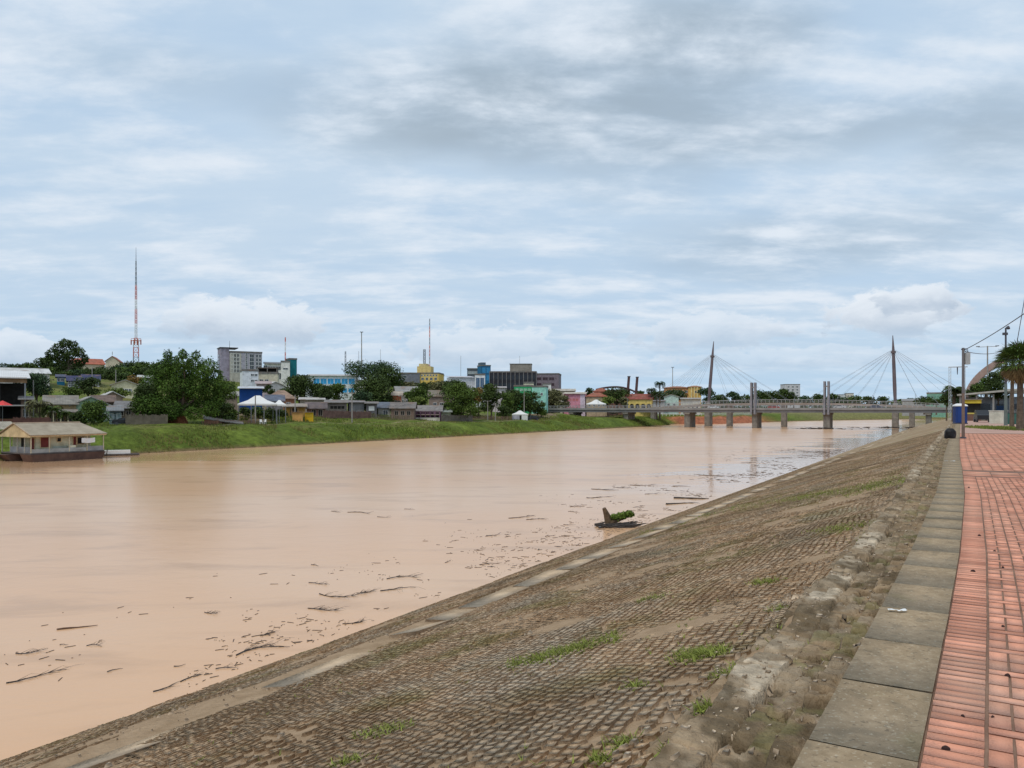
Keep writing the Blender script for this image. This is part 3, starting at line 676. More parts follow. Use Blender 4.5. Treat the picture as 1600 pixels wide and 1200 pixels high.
def lamp_post(label, px, ytop, d, base=None, arm=1.2, group=None, kind='t', name='lamp_post', r=.09, m=None):
    d = push_back(px, d); x, y = PX(px, d); g = tz(x, y) if base is None else base; H = PZY(ytop, d)-g
    e = empty(name, (x, y, g), face(px), label, 'street lamp' if name == 'lamp_post' else 'pole', group)
    MB().bar((0, 0, -.3), (0, 0, H), r*1.2, r*.8, 8).build('post', m or CONC, e)
    if kind == 't':
        MB().bar((-arm, 0, H-.15), (arm, 0, H-.15), .05, .05, 6).build('arm', m or CONC, e)
        for sx in (-arm, arm): MB().box(sx-.3, sx+.3, -.14, .14, H-.12, H+.03).build('lamp_head', STEEL, e)
    elif kind == 'ring':
        b = MB()
        for i in range(6):
            a = i*math.pi/3; b.box(math.cos(a)*.7-.2, math.cos(a)*.7+.2, math.sin(a)*.7-.2, math.sin(a)*.7+.2, H-.1, H+.25)
        b.bar((0, 0, H-.05), (0, 0, H+.1), .8, .8, 10); b.build('lamp_head', STEEL, e)
    elif kind == 'cross':
        MB().bar((-arm, 0, H-.4), (arm, 0, H-.4), .06, .06, 4).build('crossarm', WOOD, e)
        q = MB()
        for sx in (-.9, 0, .9): q.bar((sx*arm, 0, H-.36), (sx*arm, 0, H-.12), .05, .04, 5)
        q.build('insulators', WHITE, e)
    return e
def fence(label, p0, p1, h, colr, name='wooden_fence', z=None, rail=False):
    (pa, da), (pb, db) = p0, p1; da = push_back(pa, da); db = push_back(pb, db); a = Vector((*PX(pa, da), 0)); b = Vector((*PX(pb, db), 0)); L_ = (b-a).length
    an = math.atan2(b.y-a.y, b.x-a.x); g0 = tz(a.x, a.y); e = empty(name, (a.x, a.y, g0), an, label, 'fence')
    f = MB(); q = 0; r = random.Random(int(pa))
    while q < L_:
        w = .16; c = a+(b-a)*(q/L_); g = tz(c.x, c.y)-g0; hh = h*r.uniform(.88, 1.05)
        f.box(q, q+w*.93, -.015+r.uniform(-.01, .01), .015, g-.2, g+hh); q += w*(1 if not rail else 2.2)
    f.build('boards', boards(colr), e)
    q = 0
    while q <= L_: c = a+(b-a)*(q/L_); g = tz(c.x, c.y)-g0; MB().box(q, q+.1, .02, .12, g-.3, g+h*1.02).build('post', WOOD, e); q += 2.5
    return e
# ------------------------------------------------------------------ the town, left to right
G = dict(glass=GLASS)
BOX = dict(glass=DARKIN, name='opening', frame=paint((.35, .3, .26)))
def porch(cols, h, dd, colr, rc):
    def f(e, hw, H, depth):
        for i in range(cols):
            x = -hw+.15+(2*hw-.3)*i/(cols-1); MB().box(x-.11, x+.11, -dd, -dd+.22, -.3, h).build('porch_post', paint(colr), e)
        W = hw+.3
        MB().add([(-W, -dd-.4, h), (W, -dd-.4, h), (W, -.02, h+.55), (-W, -.02, h+.55), (-W, -dd-.4, h-.15), (W, -dd-.4, h-.15), (W, -.02, h+.4), (-W, -.02, h+.4)],
                 [(0, 1, 2, 3), (7, 6, 5, 4), (0, 4, 5, 1), (1, 5, 6, 2), (3, 7, 4, 0)]).build('porch_roof', roofm(rc), e)
    return f
# far left: white-roofed shed with the dark open front
x, y = PX(8, 150); g = 4.3
e = empty('market_shed', (x, y, g), face(8), 'big open shed with white metal roof and dark interior at left edge', 'shed')
zt = PZY(597, 150)-g
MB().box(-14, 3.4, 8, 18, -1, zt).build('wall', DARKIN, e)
MB().box(-14, 3.6, -.3, 0, zt-.1, zt+1.0).build('fascia', boards((.33, .20, .11)), e)
b = MB(); T = PZY(575, 150)-g
b.add([(-14, -.8, zt+.9), (4.2, -.8, zt+.9), (4.2, 20, T+.3), (-14, 20, T+.3), (-14, -.8, zt+.75), (4.2, -.8, zt+.75), (4.2, 20, T+.1), (-14, 20, T+.1)], [(0, 1, 2, 3), (7, 6, 5, 4), (0, 4, 5, 1), (1, 5, 6, 2), (2, 6, 7, 3), (3, 7, 4, 0)])
b.build('roof', mat('white_roof', (.66, .66, .66), var=.12, scale=.3, stripes=('X', 1, .12)), e)
for xx in (-10, -5.4, -1, 3.3): MB().box(xx-.14, xx+.14, -.1, .2, -1, zt).build('post', STEEL, e)
MB().box(-14, 4, -.6, 0, zt*.42, zt*.42+.25).build('mezzanine_beam', paint((.42, .40, .40)), e)
MB().box(-14, 3.5, .5, 8, zt*.42, zt*.42+.1).build('mezzanine_floor', WOOD, e)
MB().box(-14, 4.4, -1.4, -1.25, -.6, .9).build('fence_panel', boards((.16, .07, .05)), e)
x, y = PX(4, 143); e = empty('market_umbrella', (x, y, 4.3), 0, 'red sunshade open in front of the dark shed', 'umbrella')
MB().bar((0, 0, -.3), (0, 0, 3.9), .04, .04, 6).build('pole', STEEL, e)
MB().add([(0, 0, 4.4)]+[(1.7*math.cos(i*math.pi/4), 1.7*math.sin(i*math.pi/4), 3.5) for i in range(8)], [(0, 1+i, 1+(i+1) % 8) for i in range(8)]).build('canopy', paint((.60, .06, .06)), e)
house('long_roof_building', 'long white metal-roofed building behind the dark shed', 'building', -30, 82, 573, 215, (.55, .52, .50), (.62, .62, .61), 'side', 1.6, 14, rot=4, win=((4, 1, 1.2, 1.0, .5, .98, .6, .8, G),))
house('house', 'blue-walled narrow house left of the tall tree trunk', 'house', 86, 104, 584, 232, (.03, .20, .36), (.08, .09, .14), 'side', .8, 8, win=((2, 1, 1.0, 1.1, .1, .9, .5, .75, G),))
house('house', 'lilac house with white framed windows under navy roof', 'house', 103, 128, 586, 228, (.42, .38, .50), (.05, .055, .12), 'side', 1.6, 8, win=((3, 2, 1.0, 1.2, .05, .95, .25, .9, G),))
house('house', 'white-walled house with long navy blue roof below the red-roofed building', 'house', 126, 158, 584, 240, (.62, .60, .63), (.05, .055, .12), 'side', 1.8, 9, win=((3, 1, 1.1, 1.2, .05, .95, .45, .85, G),))
house('church', 'cream building with long red tiled roof high behind the trees', 'church', 116, 166, 559, 400, (.56, .48, .36), (.42, .13, .08), 'side', 3.2, 16, rot=10, win=((6, 1, 1.2, 2.2, .05, .95, .4, .8, G),))
def finial(e, hw, H, depth): MB().box(-.12, .12, -.1, .1, H+3.2, H+5.0).build('cross', CONC, e)
house('church', 'cream gabled front with red roof and small cross above the trees', 'church', 163, 188, 556, 397, (.58, .50, .38), (.42, .13, .08), 'gable', 2.8, 14, rot=-8, win=((2, 1, 1.0, 1.6, .2, .8, .4, .8, G),), extra=finial)
house('house', 'cream gabled hall with three small dark windows beneath the radio tower', 'house', 171, 220, 593, 215, (.60, .56, .38), (.42, .41, .38), 'gable', 1.5, 12, win=((3, 1, .9, .9, .35, .75, .35, .9, G),))
house('house', 'pale grey-roofed house right of the orange mound', 'house', 214, 240, 585, 260, (.5, .5, .47), (.50, .52, .50), 'side', 1.0, 10)
house('house', 'long house with ochre porch posts and grey fibre roof behind the houseboat', 'house', 66, 124, 617, 145, (.30, .22, .11), (.25, .23, .20), 'side', 1.6, 8, rot=0, extra=porch(5, 2.5, 2.2, (.50, .46, .30), (.26, .24, .21)), win=((3, 1, 1.1, 1.9, .1, .9, .05, .75, BOX),))
house('house', 'mint green gabled house with white eaves behind the bushy tree', 'house', 108, 176, 619, 148, (.30, .43, .30), (.36, .36, .33), 'gable', 1.7, 9, rot=6, win=((1, 1, 1.5, 1.2, .70, .95, .2, .6, G), (1, 1, 1.1, 1.9, .05, .3, .02, .6, BOX)))
house('house', 'blue-grey lean-to house with pale window at the fence end', 'house', 166, 194, 633, 143, (.22, .31, .33), (.22, .23, .24), 'shed', .9, 6, win=((2, 1, 1.3, 1.2, .1, .9, .35, .8, dict(glass=paint((.4, .5, .52)))),))
house('house', 'low house with white gable roof above the brown shacks', 'house', 156, 196, 611, 172, (.30, .22, .17), (.55, .54, .52), 'gable', 1.3, 8, rot=8)
house('shack', 'brown-roofed board shack below the white gable roof', 'shack', 140, 182, 617, 160, (.2, .14, .10), (.17, .12, .10), 'side', 1.3, 7, wallmat=boards((.20, .15, .11)))
house('shack', 'grey-roofed shack beside the dark bamboo clump', 'shack', 176, 214, 626, 156, (.2, .15, .11), (.20, .19, .19), 'side', 1.4, 7, rot=-6, wallmat=boards((.18, .13, .10)), win=((2, 1, 1.0, 1.1, .1, .9, .3, .8, BOX),))
house('shack', 'tiny dark shed at the grass crest left of the porch house', 'shack', 28, 54, 618, 152, (.2, .15, .12), (.30, .28, .27), 'shed', .6, 5, wallmat=boards((.22, .15, .12)), win=((1, 1, 1.0, 1.6, .2, .7, .1, .7, BOX),))
fence('grey board fence on the bank from the blue lean-to to the bamboo clump', (196, 139), (262, 141), 2.0, (.17, .145, .11))
fence('dark red board fence behind the houseboat roof', (20, 130), (78, 131), 1.6, (.13, .06, .05))
# office tower
def tower(px0, px1, ytop, d, depth, rot):
    e = house('office_building', 'tall lilac grey office block with square dark windows and stair tower', 'office building', px0, px1, ytop, d, (.38, .36, .41), roof='flat', depth=depth, rot=rot,
          win=((3, 5, 1.1, 1.5, .02, .30, .33, .97, G), (1, 5, .8, 2.5, .46, .56, .33, .97, G), (1, 5, 1.9, 1.7, .62, .74, .33, .97, G), (2, 5, 1.2, 1.5, .79, .99, .33, .97, G), (1, 5, .5, .5, .34, .38, .33, .97, G)))
    return e
e = tower(359, 410, 551.5, 330, 12, 10)
hw = (410-359)*330*math.cos(math.atan((384.5-800)/1200))/2400; Ht = PZY(551.5, 330)-e.location.z
MB().box(-hw-.5-3.2, -hw-.12, 1.0, 9, -2, Ht+2.0).build('stair_tower', paint((.34, .30, .37)), e)
MB().box(-hw-4.0, -hw+3.5, .6, 9.4, Ht+2.0, Ht+2.4).build('tower_roof', DSTEEL, e)
MB().box(-hw-.1, -hw+4.6, -.03, -.002, 0, Ht-.02).build('cream_panel', paint((.46, .43, .37)), e)
MB().bar((-hw+.5, 4, Ht+2), (-hw+.5, 4, Ht+5.5), .12, .05, 5).build('antenna', DSTEEL, e)
for k in range(6): MB().box(-hw-3.85, -hw-3.7, 3, 6.5, Ht*.3+k*Ht*.115, Ht*.3+k*Ht*.115+1.0).build('louvre', GLASS, e)
house('building', 'white house block with violet window row in front of the office tower', 'building', 379, 404, 580, 262, (.66, .68, .72), roof='flat', depth=9, rot=6, win=((2, 2, 1.1, .9, .5, .95, .55, .97, G), (2, 1, 1.2, 1.0, .2, .9, .25, .45, G)))
house('building', 'cream block with dark open roof terrace beside the office tower', 'building', 401, 434, 584, 272, (.60, .54, .42), roof='flat', depth=9, rot=-4, win=((2, 1, 1.3, 1.0, .1, .6, .6, .85, G),),
      extra=lambda e, hw, H, dp: [MB().box(-hw, hw, .5, dp, H+2.0, H+2.3).build('terrace_roof', roofm((.20, .16, .14)), e), MB().box(-hw+.3, hw-.3, 3.4, dp-.3, H+.26, H+2.0).build('terrace_wall', DARKIN, e)]+[MB().box(xx-.1, xx+.1, .6, .8, H+.26, H+2.0).build('terrace_post', CONC, e) for xx in (-hw+.3, 0, hw-.3)])
house('building', 'white modern building with dark ribbon window and grey slab roof', 'building', 411, 441, 563, 330, (.70, .69, .66), (.2, .22, .24), 'shed', 1.3, 12, rot=0, win=((5, 1, 1.35, 1.7, .2, .97, .68, .90, G), (1, 1, 1.5, 2.8, .86, .98, .30, .60, G), (1, 1, 1.6, 2.2, .0, .14, .72, .88, G)))
house('building', 'white tall block with one slit window left of the teal tower', 'building', 439, 453, 566, 325, (.72, .70, .66), roof='flat', depth=9, win=((1, 1, 2.1, .8, .2, .8, .70, .82, G),))
house('tower_block', 'teal windowless tower standing beside the white block', 'tower', 452, 464, 562, 335, (.012, .16, .185), roof='flat', depth=7, rot=14)
house('building', 'low white pitched building downhill of the cream block', 'building', 408, 452, 596, 250, (.62, .58, .57), (.66, .63, .62), 'gable', 1.8, 10, rot=20, win=((2, 1, 1.2, 1.0, .1, .9, .3, .6, G),))
house('building', 'pink-grey house wall between the white block and the blue shed', 'building', 398, 425, 594, 240, (.48, .40, .42), (.45, .36, .36), 'shed', 1.0, 7)
house('warehouse', 'cobalt blue corrugated shed with white roof edge', 'warehouse', 371, 413, 602, 205, (.01, .06, .24), (.62, .64, .68), 'shed', .7, 10, wallmat=mat('blue_sheet', (.012, .075, .30), var=.2, scale=.6, stripes=('X', 1.1, .5)))
house('house', 'pale roofed house at the right edge of the bamboo clump', 'house', 342, 374, 611, 190, (.25, .19, .15), (.40, .38, .35), 'side', 1.0, 7)
house('house', 'brown brick house with big tan hip roof right of the blue shed', 'house', 415, 464, 609, 190, (.32, .16, .09), (.34, .23, .17), 'hip', 2.3, 10, win=((3, 1, 1.2, 1.2, .1, .9, .4, .8, G),), wallmat=mat('raw_brick', (.30, .14, .08), var=.35, scale=2))
house('house', 'small blue-grey roofed house behind the white canopy', 'house', 413, 446, 616, 178, (.25, .24, .26), (.13, .15, .20), 'side', 1.5, 7)
house('house', 'yellow walled bar under a tan roof edge beside the canopy', 'house', 441, 481, 630, 158, (.62, .36, .10), (.36, .31, .27), 'shed', .8, 7, extra=porch(4, 2.3, 1.6, (.30, .18, .10), (.36, .31, .27)), win=((1, 1, 1.6, 1.8, .38, .5, .05, .8, BOX),))
house('shack', 'red-brown shack under dark roof right of the yellow wall', 'shack', 476, 512, 628, 160, (.24, .10, .07), (.15, .12, .12), 'side', 1.5, 7, wallmat=boards((.24, .12, .09)), win=((2, 1, 1.1, 1.6, .2, .9, .1, .7, BOX),))
x, y = PX(483, push_back(483, 163)); e = empty('market_stall', (x, y, tz(x, y)), face(483), 'yellow kiosk front facing the grass bank', 'kiosk')
MB().box(-.95, .95, 0, 1.6, -.4, 2.0).build('wall', paint((.66, .42, .02)), e); MB().box(-1.1, 1.1, -.3, 1.8, 2.0, 2.12).build('roof', roofm((.3, .26, .22)), e); MB().box(-.7, .7, -.06, 0, .9, 1.7).build('hatch', paint((.5, .33, .03)), e)
x, y = PX(465, push_back(465, 163)); e = empty('market_stall', (x, y, tz(x, y)), face(465), 'long orange kiosk wall left of the yellow kiosk', 'kiosk')
MB().box(-1.15, 1.15, 0, 1.6, -.4, 1.9).build('wall', paint((.66, .36, .12)), e); MB().box(-1.3, 1.3, -.3, 1.8, 1.9, 2.0).build('roof', roofm((.3, .2, .15)), e)
house('house', 'house with long white roof below the dark tree crown', 'house', 466, 509, 620, 185, (.36, .32, .26), (.56, .54, .52), 'shed', .6, 8, win=((3, 1, 1.2, 1.2, .1, .9, .4, .85, BOX),))
# hospital with blue windows
house('hospital', 'white three-storey building with bright blue window bands', 'building', 475, 558, 582, 300, (.70, .74, .76), (.52, .50, .48), 'shed', 1.2, 16, rot=-6, over=.3,
      win=((6, 1, 2.5, 2.3, .16, .98, .64, .88, dict(glass=BLUEGL, name='window', frame=paint((.55, .68, .78)))), (6, 1, 1.0, .7, .18, .98, .54, .62, G), (4, 1, 2.5, 1.8, .40, .98, .30, .48, dict(glass=BLUEGL, frame=paint((.45, .66, .8)), name='window'))))
house('building', 'small cream annex between blue-windowed building and tree', 'building', 556, 572, 596, 295, (.62, .60, .54), roof='flat', depth=8)
house('shack', 'long grey plank shack on the bank with dark window gap', 'shack', 506, 545, 624, 172, (.2, .18, .16), (.24, .22, .21), 'shed', .7, 7, wallmat=boards((.24, .21, .20)), win=((2, 1, 2.0, 1.0, .2, .9, .4, .8, BOX),))
house('shack', 'pale blue-grey board shack right of the bank utility pole', 'shack', 543, 572, 624, 174, (.27, .27, .28), (.27, .25, .25), 'shed', .6, 6, rot=5, wallmat=boards((.30, .30, .31)))
house('shack', 'open shack with white bundle inside beside the board shack', 'shack', 569, 592, 627, 171, (.15, .14, .15), (.25, .23, .22), 'shed', .4, 5, wallmat=boards((.17, .16, .17)), win=((1, 1, 1.5, 1.2, .2, .8, .35, .85, dict(glass=WHITE, name='bundle')),))
house('house', 'low blue-grey roofed house left of the orange brick shack', 'house', 588, 613, 628, 176, (.40, .38, .34), (.15, .17, .21), 'side', 1.5, 6, win=((1, 1, 1.4, 1.5, .3, .9, .1, .7, G),))
house('house', 'raw orange brick hut stacked above the grey roofs', 'house', 611, 630, 611, 186, (.42, .14, .07), (.42, .36, .30), 'side', 1.1, 6, win=((2, 1, 1.0, 1.0, .2, .9, .5, .8, BOX),))
house('shack', 'brown shack with wide grey roof beside the purple stilt house', 'shack', 608, 650, 628, 170, (.2, .13, .10), (.20, .18, .17), 'side', 1.6, 8, rot=-4, win=((3, 1, 1.1, 1.2, .1, .9, .35, .75, BOX),), wallmat=boards((.28, .19, .15)))
house('house', 'hillside house with grey tile roof below the grey and yellow building', 'house', 618, 656, 603, 235, (.30, .27, .24), (.30, .29, .28), 'side', 2.2, 9, rot=8, win=((3, 1, 1.2, 1.2, .1, .9, .4, .8, G),))
house('house', 'mossy roofed hillside house left of the leafy tree', 'house', 668, 712, 609, 232, (.27, .21, .18), (.22, .19, .15), 'side', 2.0, 9, win=((3, 1, 1.2, 1.2, .1, .9, .35, .8, G),))
house('house', 'white patched hillside hut among shrubs above the stilt house', 'house', 668, 692, 613, 246, (.5, .48, .42), (.42, .40, .36), 'gable', 1.2, 6, win=((2, 1, 1.0, 1.0, .1, .9, .3, .8, BOX),))
# stilt house (purple)
def stilt(e, hw, H, dp):
    MB().box(-hw+.4, hw-.2, -1.8, -.02, 1.3, 1.5).build('veranda_floor', paint((.34, .25, .22)), e)
    b = MB(); q = -hw+.4
    while q < hw-.2: b.box(q, q+.08, -1.8, -1.75, 1.5, 2.5); q += .35
    b.box(-hw+.4, hw-.2, -1.84, -1.76, 2.42, 2.5); b.build('railing', paint((.20, .10, .17)), e)
    for i in range(6):
        x_ = -hw+.5+(2*hw-.8)*i/5; MB().box(x_-.1, x_+.1, -1.8, -1.6, -.6, H).build('stilt_post', paint((.22, .12, .18)), e)
house('stilt_house', 'purple plank house with veranda railing and white base on the grass crest', 'house', 645, 692, 633, 158+42, (.13, .05, .11), (.25, .23, .215), 'side', 1.6, 7, rot=-4, wallmat=boards((.17, .07, .13)), extra=stilt, win=((4, 1, 1.3, 1.2, .1, .95, .45, .8, BOX),))
MBx = MB()
x, y = PX(668, push_back(668, 197.5)); e = empty('retaining_wall', (x, y, tz(x, y)), face(668), 'low cream block wall at the foot of the purple stilt house', 'wall')
MB().box(-3.8, 3.5, -.25, .0, -.3, .75).build('block_wall', paint((.58, .54, .46)), e); MB().box(-3.85, 3.55, -.3, .05, .75, .83).build('coping', CONC, e)
house('shack', 'pale green little shack right of the stilt house', 'shack', 685, 707, 638, 203, (.36, .40, .27), (.30, .33, .30), 'shed', .9, 5, win=((1, 1, 1.0, 1.0, .3, .7, .3, .7, BOX),))
fence('long weathered picket fence right of the stilt house', (690, 200), (738, 208), 2.0, (.20, .17, .14))
fence('rusty brown board fence below the grey plank shacks', (505, 170), (580, 180), 1.9, (.21, .12, .10))
fence('thin brown fence across the garden right of the rusty fence', (580, 178), (646, 186), 1.5, (.21, .17, .11), rail=True)
fence('reddish picket fence between the lamp trees and the small tent', (738, 212), (800, 228), 1.6, (.26, .15, .11), rail=True)
fence('short reddish fence posts on the bank below the canopy', (316, 146), (400, 151), .8, (.33, .18, .12), rail=True)
# grey + yellow building on the hill
e = house('building', 'yellow walled hilltop building with row of dark windows and roof tower', 'building', 655, 686, 584, 420, (.66, .46, .12), roof='flat', depth=14, rot=-12, win=((4, 1, 1.5, 1.5, .05, .95, .66, .86, G), (6, 1, 1.1, 1.0, .05, .95, .88, .97, G)))
w_ = 31*420/2400; Hy = PZY(584, 420)-e.location.z
MB().box(-w_-2.0, w_*.05, 3, 11, Hy+.26, Hy+4.4).build('roof_tower', paint((.66, .50, .20)), e)
MB().box(-w_-1.2, -w_*.4, 4, 10, Hy+4.4, Hy+5.9).build('tank', paint((.60, .50, .26)), e)
house('building', 'blank blue-grey hilltop block joined to the yellow building', 'building', 624, 656, 584, 418, (.18, .185, .215), roof='flat', depth=14, rot=4, win=((1, 1, 2.0, 1.6, .15, .4, .75, .9, G),))
house('building', 'faint pale apartment block right of the yellow building', 'building', 686, 694, 587, 520, (.45, .50, .50), roof='flat', depth=10, win=((2, 3, 1.2, 1.4, .1, .9, .5, .95, G),))
house('building', 'white office with one big blue glass panel and portal frame', 'building', 703, 744, 586, 390, (.60, .60, .66), (.6, .6, .65), 'shed', 1.0, 12, rot=12, win=((4, 1, 1.6, 1.0, .1, .6, .75, .85, G),))
house('building', 'portal-framed blue glass front of the white office', 'building', 742, 758, 586, 380, (.68, .69, .73), roof='flat', depth=10, win=((2, 1, 2.0, 5.2, .08, .92, .58, .95, dict(glass=mat('slate_glass', (.045, .10, .20), rough=.3, spec=.5), frame=WHITE, name='glass_panel')),))
house('tower_block', 'short bright blue glass tower with slanted top', 'tower', 751, 767, 572, 470, (.02, .14, .28), roof='flat', depth=8, rot=16, win=((2, 2, 2.4, 3.6, .1, .95, .50, .99, dict(glass=mat('sky_glass', (.04, .25, .50), rough=.3), frame=paint((.05, .12, .2)))),),
      extra=lambda e, hw, H, dp: MB().box(-hw, 0, 0, dp*.8, H+.7, H+2.2).build('plant_room', paint((.10, .14, .18)), e))
house('building', 'dark flat-topped building left of the blue glass tower', 'building', 730, 752, 577, 480, (.10, .12, .14), roof='flat', depth=10, win=((4, 1, 1.8, 1.6, .05, .95, .8, .93, dict(glass=paint((.35, .40, .42)))),))
# big dark ribbed building
def ribs(e, hw, H, dp):
    for i in range(12):
        x_ = -hw+2*hw*i/11; MB().box(x_-.16, x_+.16, -.7, -.02, H*.25, H+.6).build('fin', paint((.20, .19, .19)), e)
    MB().box(-hw*.15, hw*.78, 4, 14, H+.2, H+4.6).build('roof_box', paint((.26, .235, .20)), e)
    MB().box(-hw*.17, hw*.80, 3.8, 14.2, H+4.6, H+4.9).build('roof_box_slab', paint((.16, .15, .14)), e)
house('office_building', 'wide black building with pale vertical fins and box on its roof', 'office building', 765, 838, 582, 400, (.035, .035, .045), roof='flat', depth=20, rot=-3, extra=ribs, win=((11, 3, 1.7, 2.6, .01, .99, .34, .98, dict(glass=mat('black_glass', (.015, .02, .03), rough=.25, spec=.5), frame=paint((.05, .05, .06)))),))
house('office_building', 'mauve grey office wing with four dark window bands', 'office building', 836, 873, 585, 415, (.22, .18, .21), roof='flat', depth=16, rot=-6, win=((3, 4, 3.0, 1.7, .02, .84, .30, .96, dict(glass=mat('maroon_glass', (.06, .035, .045), rough=.4), frame=paint((.24, .2, .23)))),))
house('building', 'cream little block standing on the green building', 'building', 818, 834, 599, 335, (.60, .56, .42), roof='flat', depth=6, win=((2, 1, 1.0, 1.0, .1, .9, .85, .96, G),))
house('building', 'white pinkish house below the dark ribbed building', 'building', 768, 792, 603, 330, (.60, .52, .55), (.55, .5, .5), 'shed', .6, 8, win=((2, 1, 1.2, 1.2, .1, .9, .6, .8, G),))
house('building', 'bright green shop building with arched dark windows', 'building', 803, 832, 604, 320, (.04, .34, .14), roof='flat', depth=8, rot=-4, win=((4, 1, 1.5, 1.8, .06, .94, .50, .72, G), (4, 1, 1.2, 1.0, .06, .94, .82, .95, dict(glass=paint((.25, .5, .35))))))
house('building', 'mint turquoise house with stepped front right of the green shop', 'building', 831, 853, 605, 318, (.30, .60, .52), roof='flat', depth=7, rot=-8, win=((2, 2, 1.0, 1.2, .1, .9, .3, .9, G),))
house('building', 'white house behind the turquoise house', 'building', 848, 861, 601, 340, (.64, .66, .64), roof='flat', depth=7, win=((1, 2, 1.0, 1.2, .3, .7, .5, .9, G),))
house('building', 'long cream building with pale roof right of the turquoise house', 'building', 858, 900, 607, 345, (.46, .40, .32), (.50, .46, .40), 'side', 1.0, 10, win=((5, 1, 1.0, 1.2, .05, .95, .4, .8, G),))
house('pavilion_building', 'pink building with rosy panels and white end wall', 'building', 879, 916, 612, 305, (.66, .28, .36), (.58, .52, .44), 'shed', .8, 9, rot=-5, win=((4, 2, 1.2, 1.3, .08, .70, .15, .92, dict(glass=paint((.55, .16, .17)), frame=paint((.6, .35, .38)))),),
      extra=lambda e, hw, H, dp: MB().box(hw*.55, hw+.05, -.12, -.003, 0, H-.15).build('end_wall', paint((.66, .55, .64)), e))
house('house', 'cream house with brick-red tiled upper storey left of the pavilion', 'house', 914, 950, 613, 318, (.46, .36, .24), (.36, .12, .075), 'hip', 1.8, 9, win=((4, 1, 1.0, 1.3, .05, .95, .35, .8, G),))
house('house', 'small red roofed belvedere on the cream house', 'house', 926, 952, 606, 335, (.38, .14, .09), (.34, .11, .07), 'hip', 1.6, 8, win=((4, 1, .9, 1.0, .05, .95, .7, .9, G),))
# round pavilion with curved roof and two leaning pylons
x, y = PX(962, 372); g = tz(x, y); e = empty('arena_pavilion', (x, y, g), face(962), 'dark pavilion with thin upswept curved roof behind the trees', 'pavilion')
zr = PZY(608, 372)-g; b = MB(); n = 20; pts = []
for i in range(n+1): t_ = -1+2*i/n; pts.append((t_*9.6, zr+.2+1.3*(1-t_*t_)-1.2*max(0, t_)**2))
b.poly(pts+[(p[0], p[1]-.5) for p in reversed(pts)], 14).build('roof', paint((.13, .08, .09)), e)
MB().box(-8.4, 7, 2, 12, zr-3.2, zr-.3).build('wall', paint((.26, .13, .10)), e); MB().box(-7, 6, 1.5, 12, -2, zr-3.2).build('base_wall', paint((.25, .15, .12)), e)
for i in range(8): MB().box(-8+i*2.0, -7.7+i*2.0, .9, 1.2, 0, zr+.1).build('column', paint((.22, .13, .12)), e)
for px_, a, b_, lab in ((978, 589, 5.2, 'left dark leaning pylon beside the curved roof'), (991, 590, 4.6, 'right dark leaning pylon beside the curved roof')):
    x, y = PX(px_, 360); g = tz(x, y); H = PZY(a, 360)-g; e = empty('leaning_pylon', (x, y, g), face(px_), lab, 'pylon', 'leaning pylons beside the pavilion')
    MB().add([(-.7, -.5, -.5), (.7, -.5, -.5), (.7, .5, -.5), (-.7, .5, -.5), (.8, -.5, H), (2.0, -.5, H), (2.0, .5, H), (.8, .5, H)], [(0, 3, 2, 1), (4, 5, 6, 7), (0, 1, 5, 4), (1, 2, 6, 5), (2, 3, 7, 6), (3, 0, 4, 7)]).build('shaft', paint((.10, .055, .055)), e)
    MB().add([(.6, -.6, H), (2.1, -.6, H), (2.1, .6, H), (.6, .6, H), (.7, -.6, H+.4), (2.2, -.6, H+.4), (2.2, .6, H+.4), (.7, .6, H+.4)], [(0, 3, 2, 1), (4, 5, 6, 7), (0, 1, 5, 4), (1, 2, 6, 5), (2, 3, 7, 6), (3, 0, 4, 7)]).build('cap', DSTEEL, e)
def arches(e, hw, H, dp):
    for i in range(5):
        x_ = -hw+2*hw*(i+.5)/5; pts = [(x_-.9, 0), (x_+.9, 0)]+[(x_+.9*math.cos(a), 1.7+.9*math.sin(a)) for a in [math.pi*k/8 for k in range(9)]]
        o_ = MB().poly(pts, .06).build('arch', DARKIN, e); o_.location = (0, -.05, .3+(H-3.2)*.6)
house('market_hall', 'yellow arcade hall with arches under long dark red roof', 'building', 972, 1020, 615, 322, (.66, .50, .16), (.30, .09, .07), 'side', 2.4, 10, rot=-4, extra=arches)
house('building', 'orange two-storey building with dark window bands beyond the palms', 'building', 1036, 1078, 603, 430, (.52, .23, .09), (.36, .16, .09), 'hip', .9, 14, rot=0, win=((6, 2, 1.6, 1.2, .03, .97, .45, .97, G),))
house('building', 'golden orange end block of the two-storey building', 'building', 1074, 1097, 602, 425, (.66, .42, .12), (.4, .2, .1), 'hip', .8, 12, win=((2, 2, 1.4, 1.4, .5, .95, .4, .95, G),), extra=lambda e, hw, H, dp: [MB().box(-hw*.6+i*1.6, -hw*.6+.7+i*1.6, -.5, -.02, H*.4, H-.3).build('fin', paint((.74, .6, .3)), e) for i in range(3)])
house('house', 'pale mint house among the trees behind the bridge', 'house', 1036, 1062, 616, 350, (.46, .60, .56), (.5, .5, .48), 'gable', 1.2, 7, win=((2, 1, 1.2, 1.2, .1, .9, .3, .8, G),))
house('house', 'white flat house left of the leaning bridge mast', 'house', 1062, 1096, 621, 345, (.56, .55, .50), (.38, .36, .34), 'shed', .6, 7, win=((4, 1, 1.0, 1.2, .05, .95, .3, .7, G),))
house('house', 'long white shop row seen over the bridge deck', 'house', 996, 1040, 624, 340, (.42, .43, .45), (.34, .33, .35), 'shed', .6, 7, win=((5, 1, 1.1, 1.2, .05, .95, .3, .7, G),))
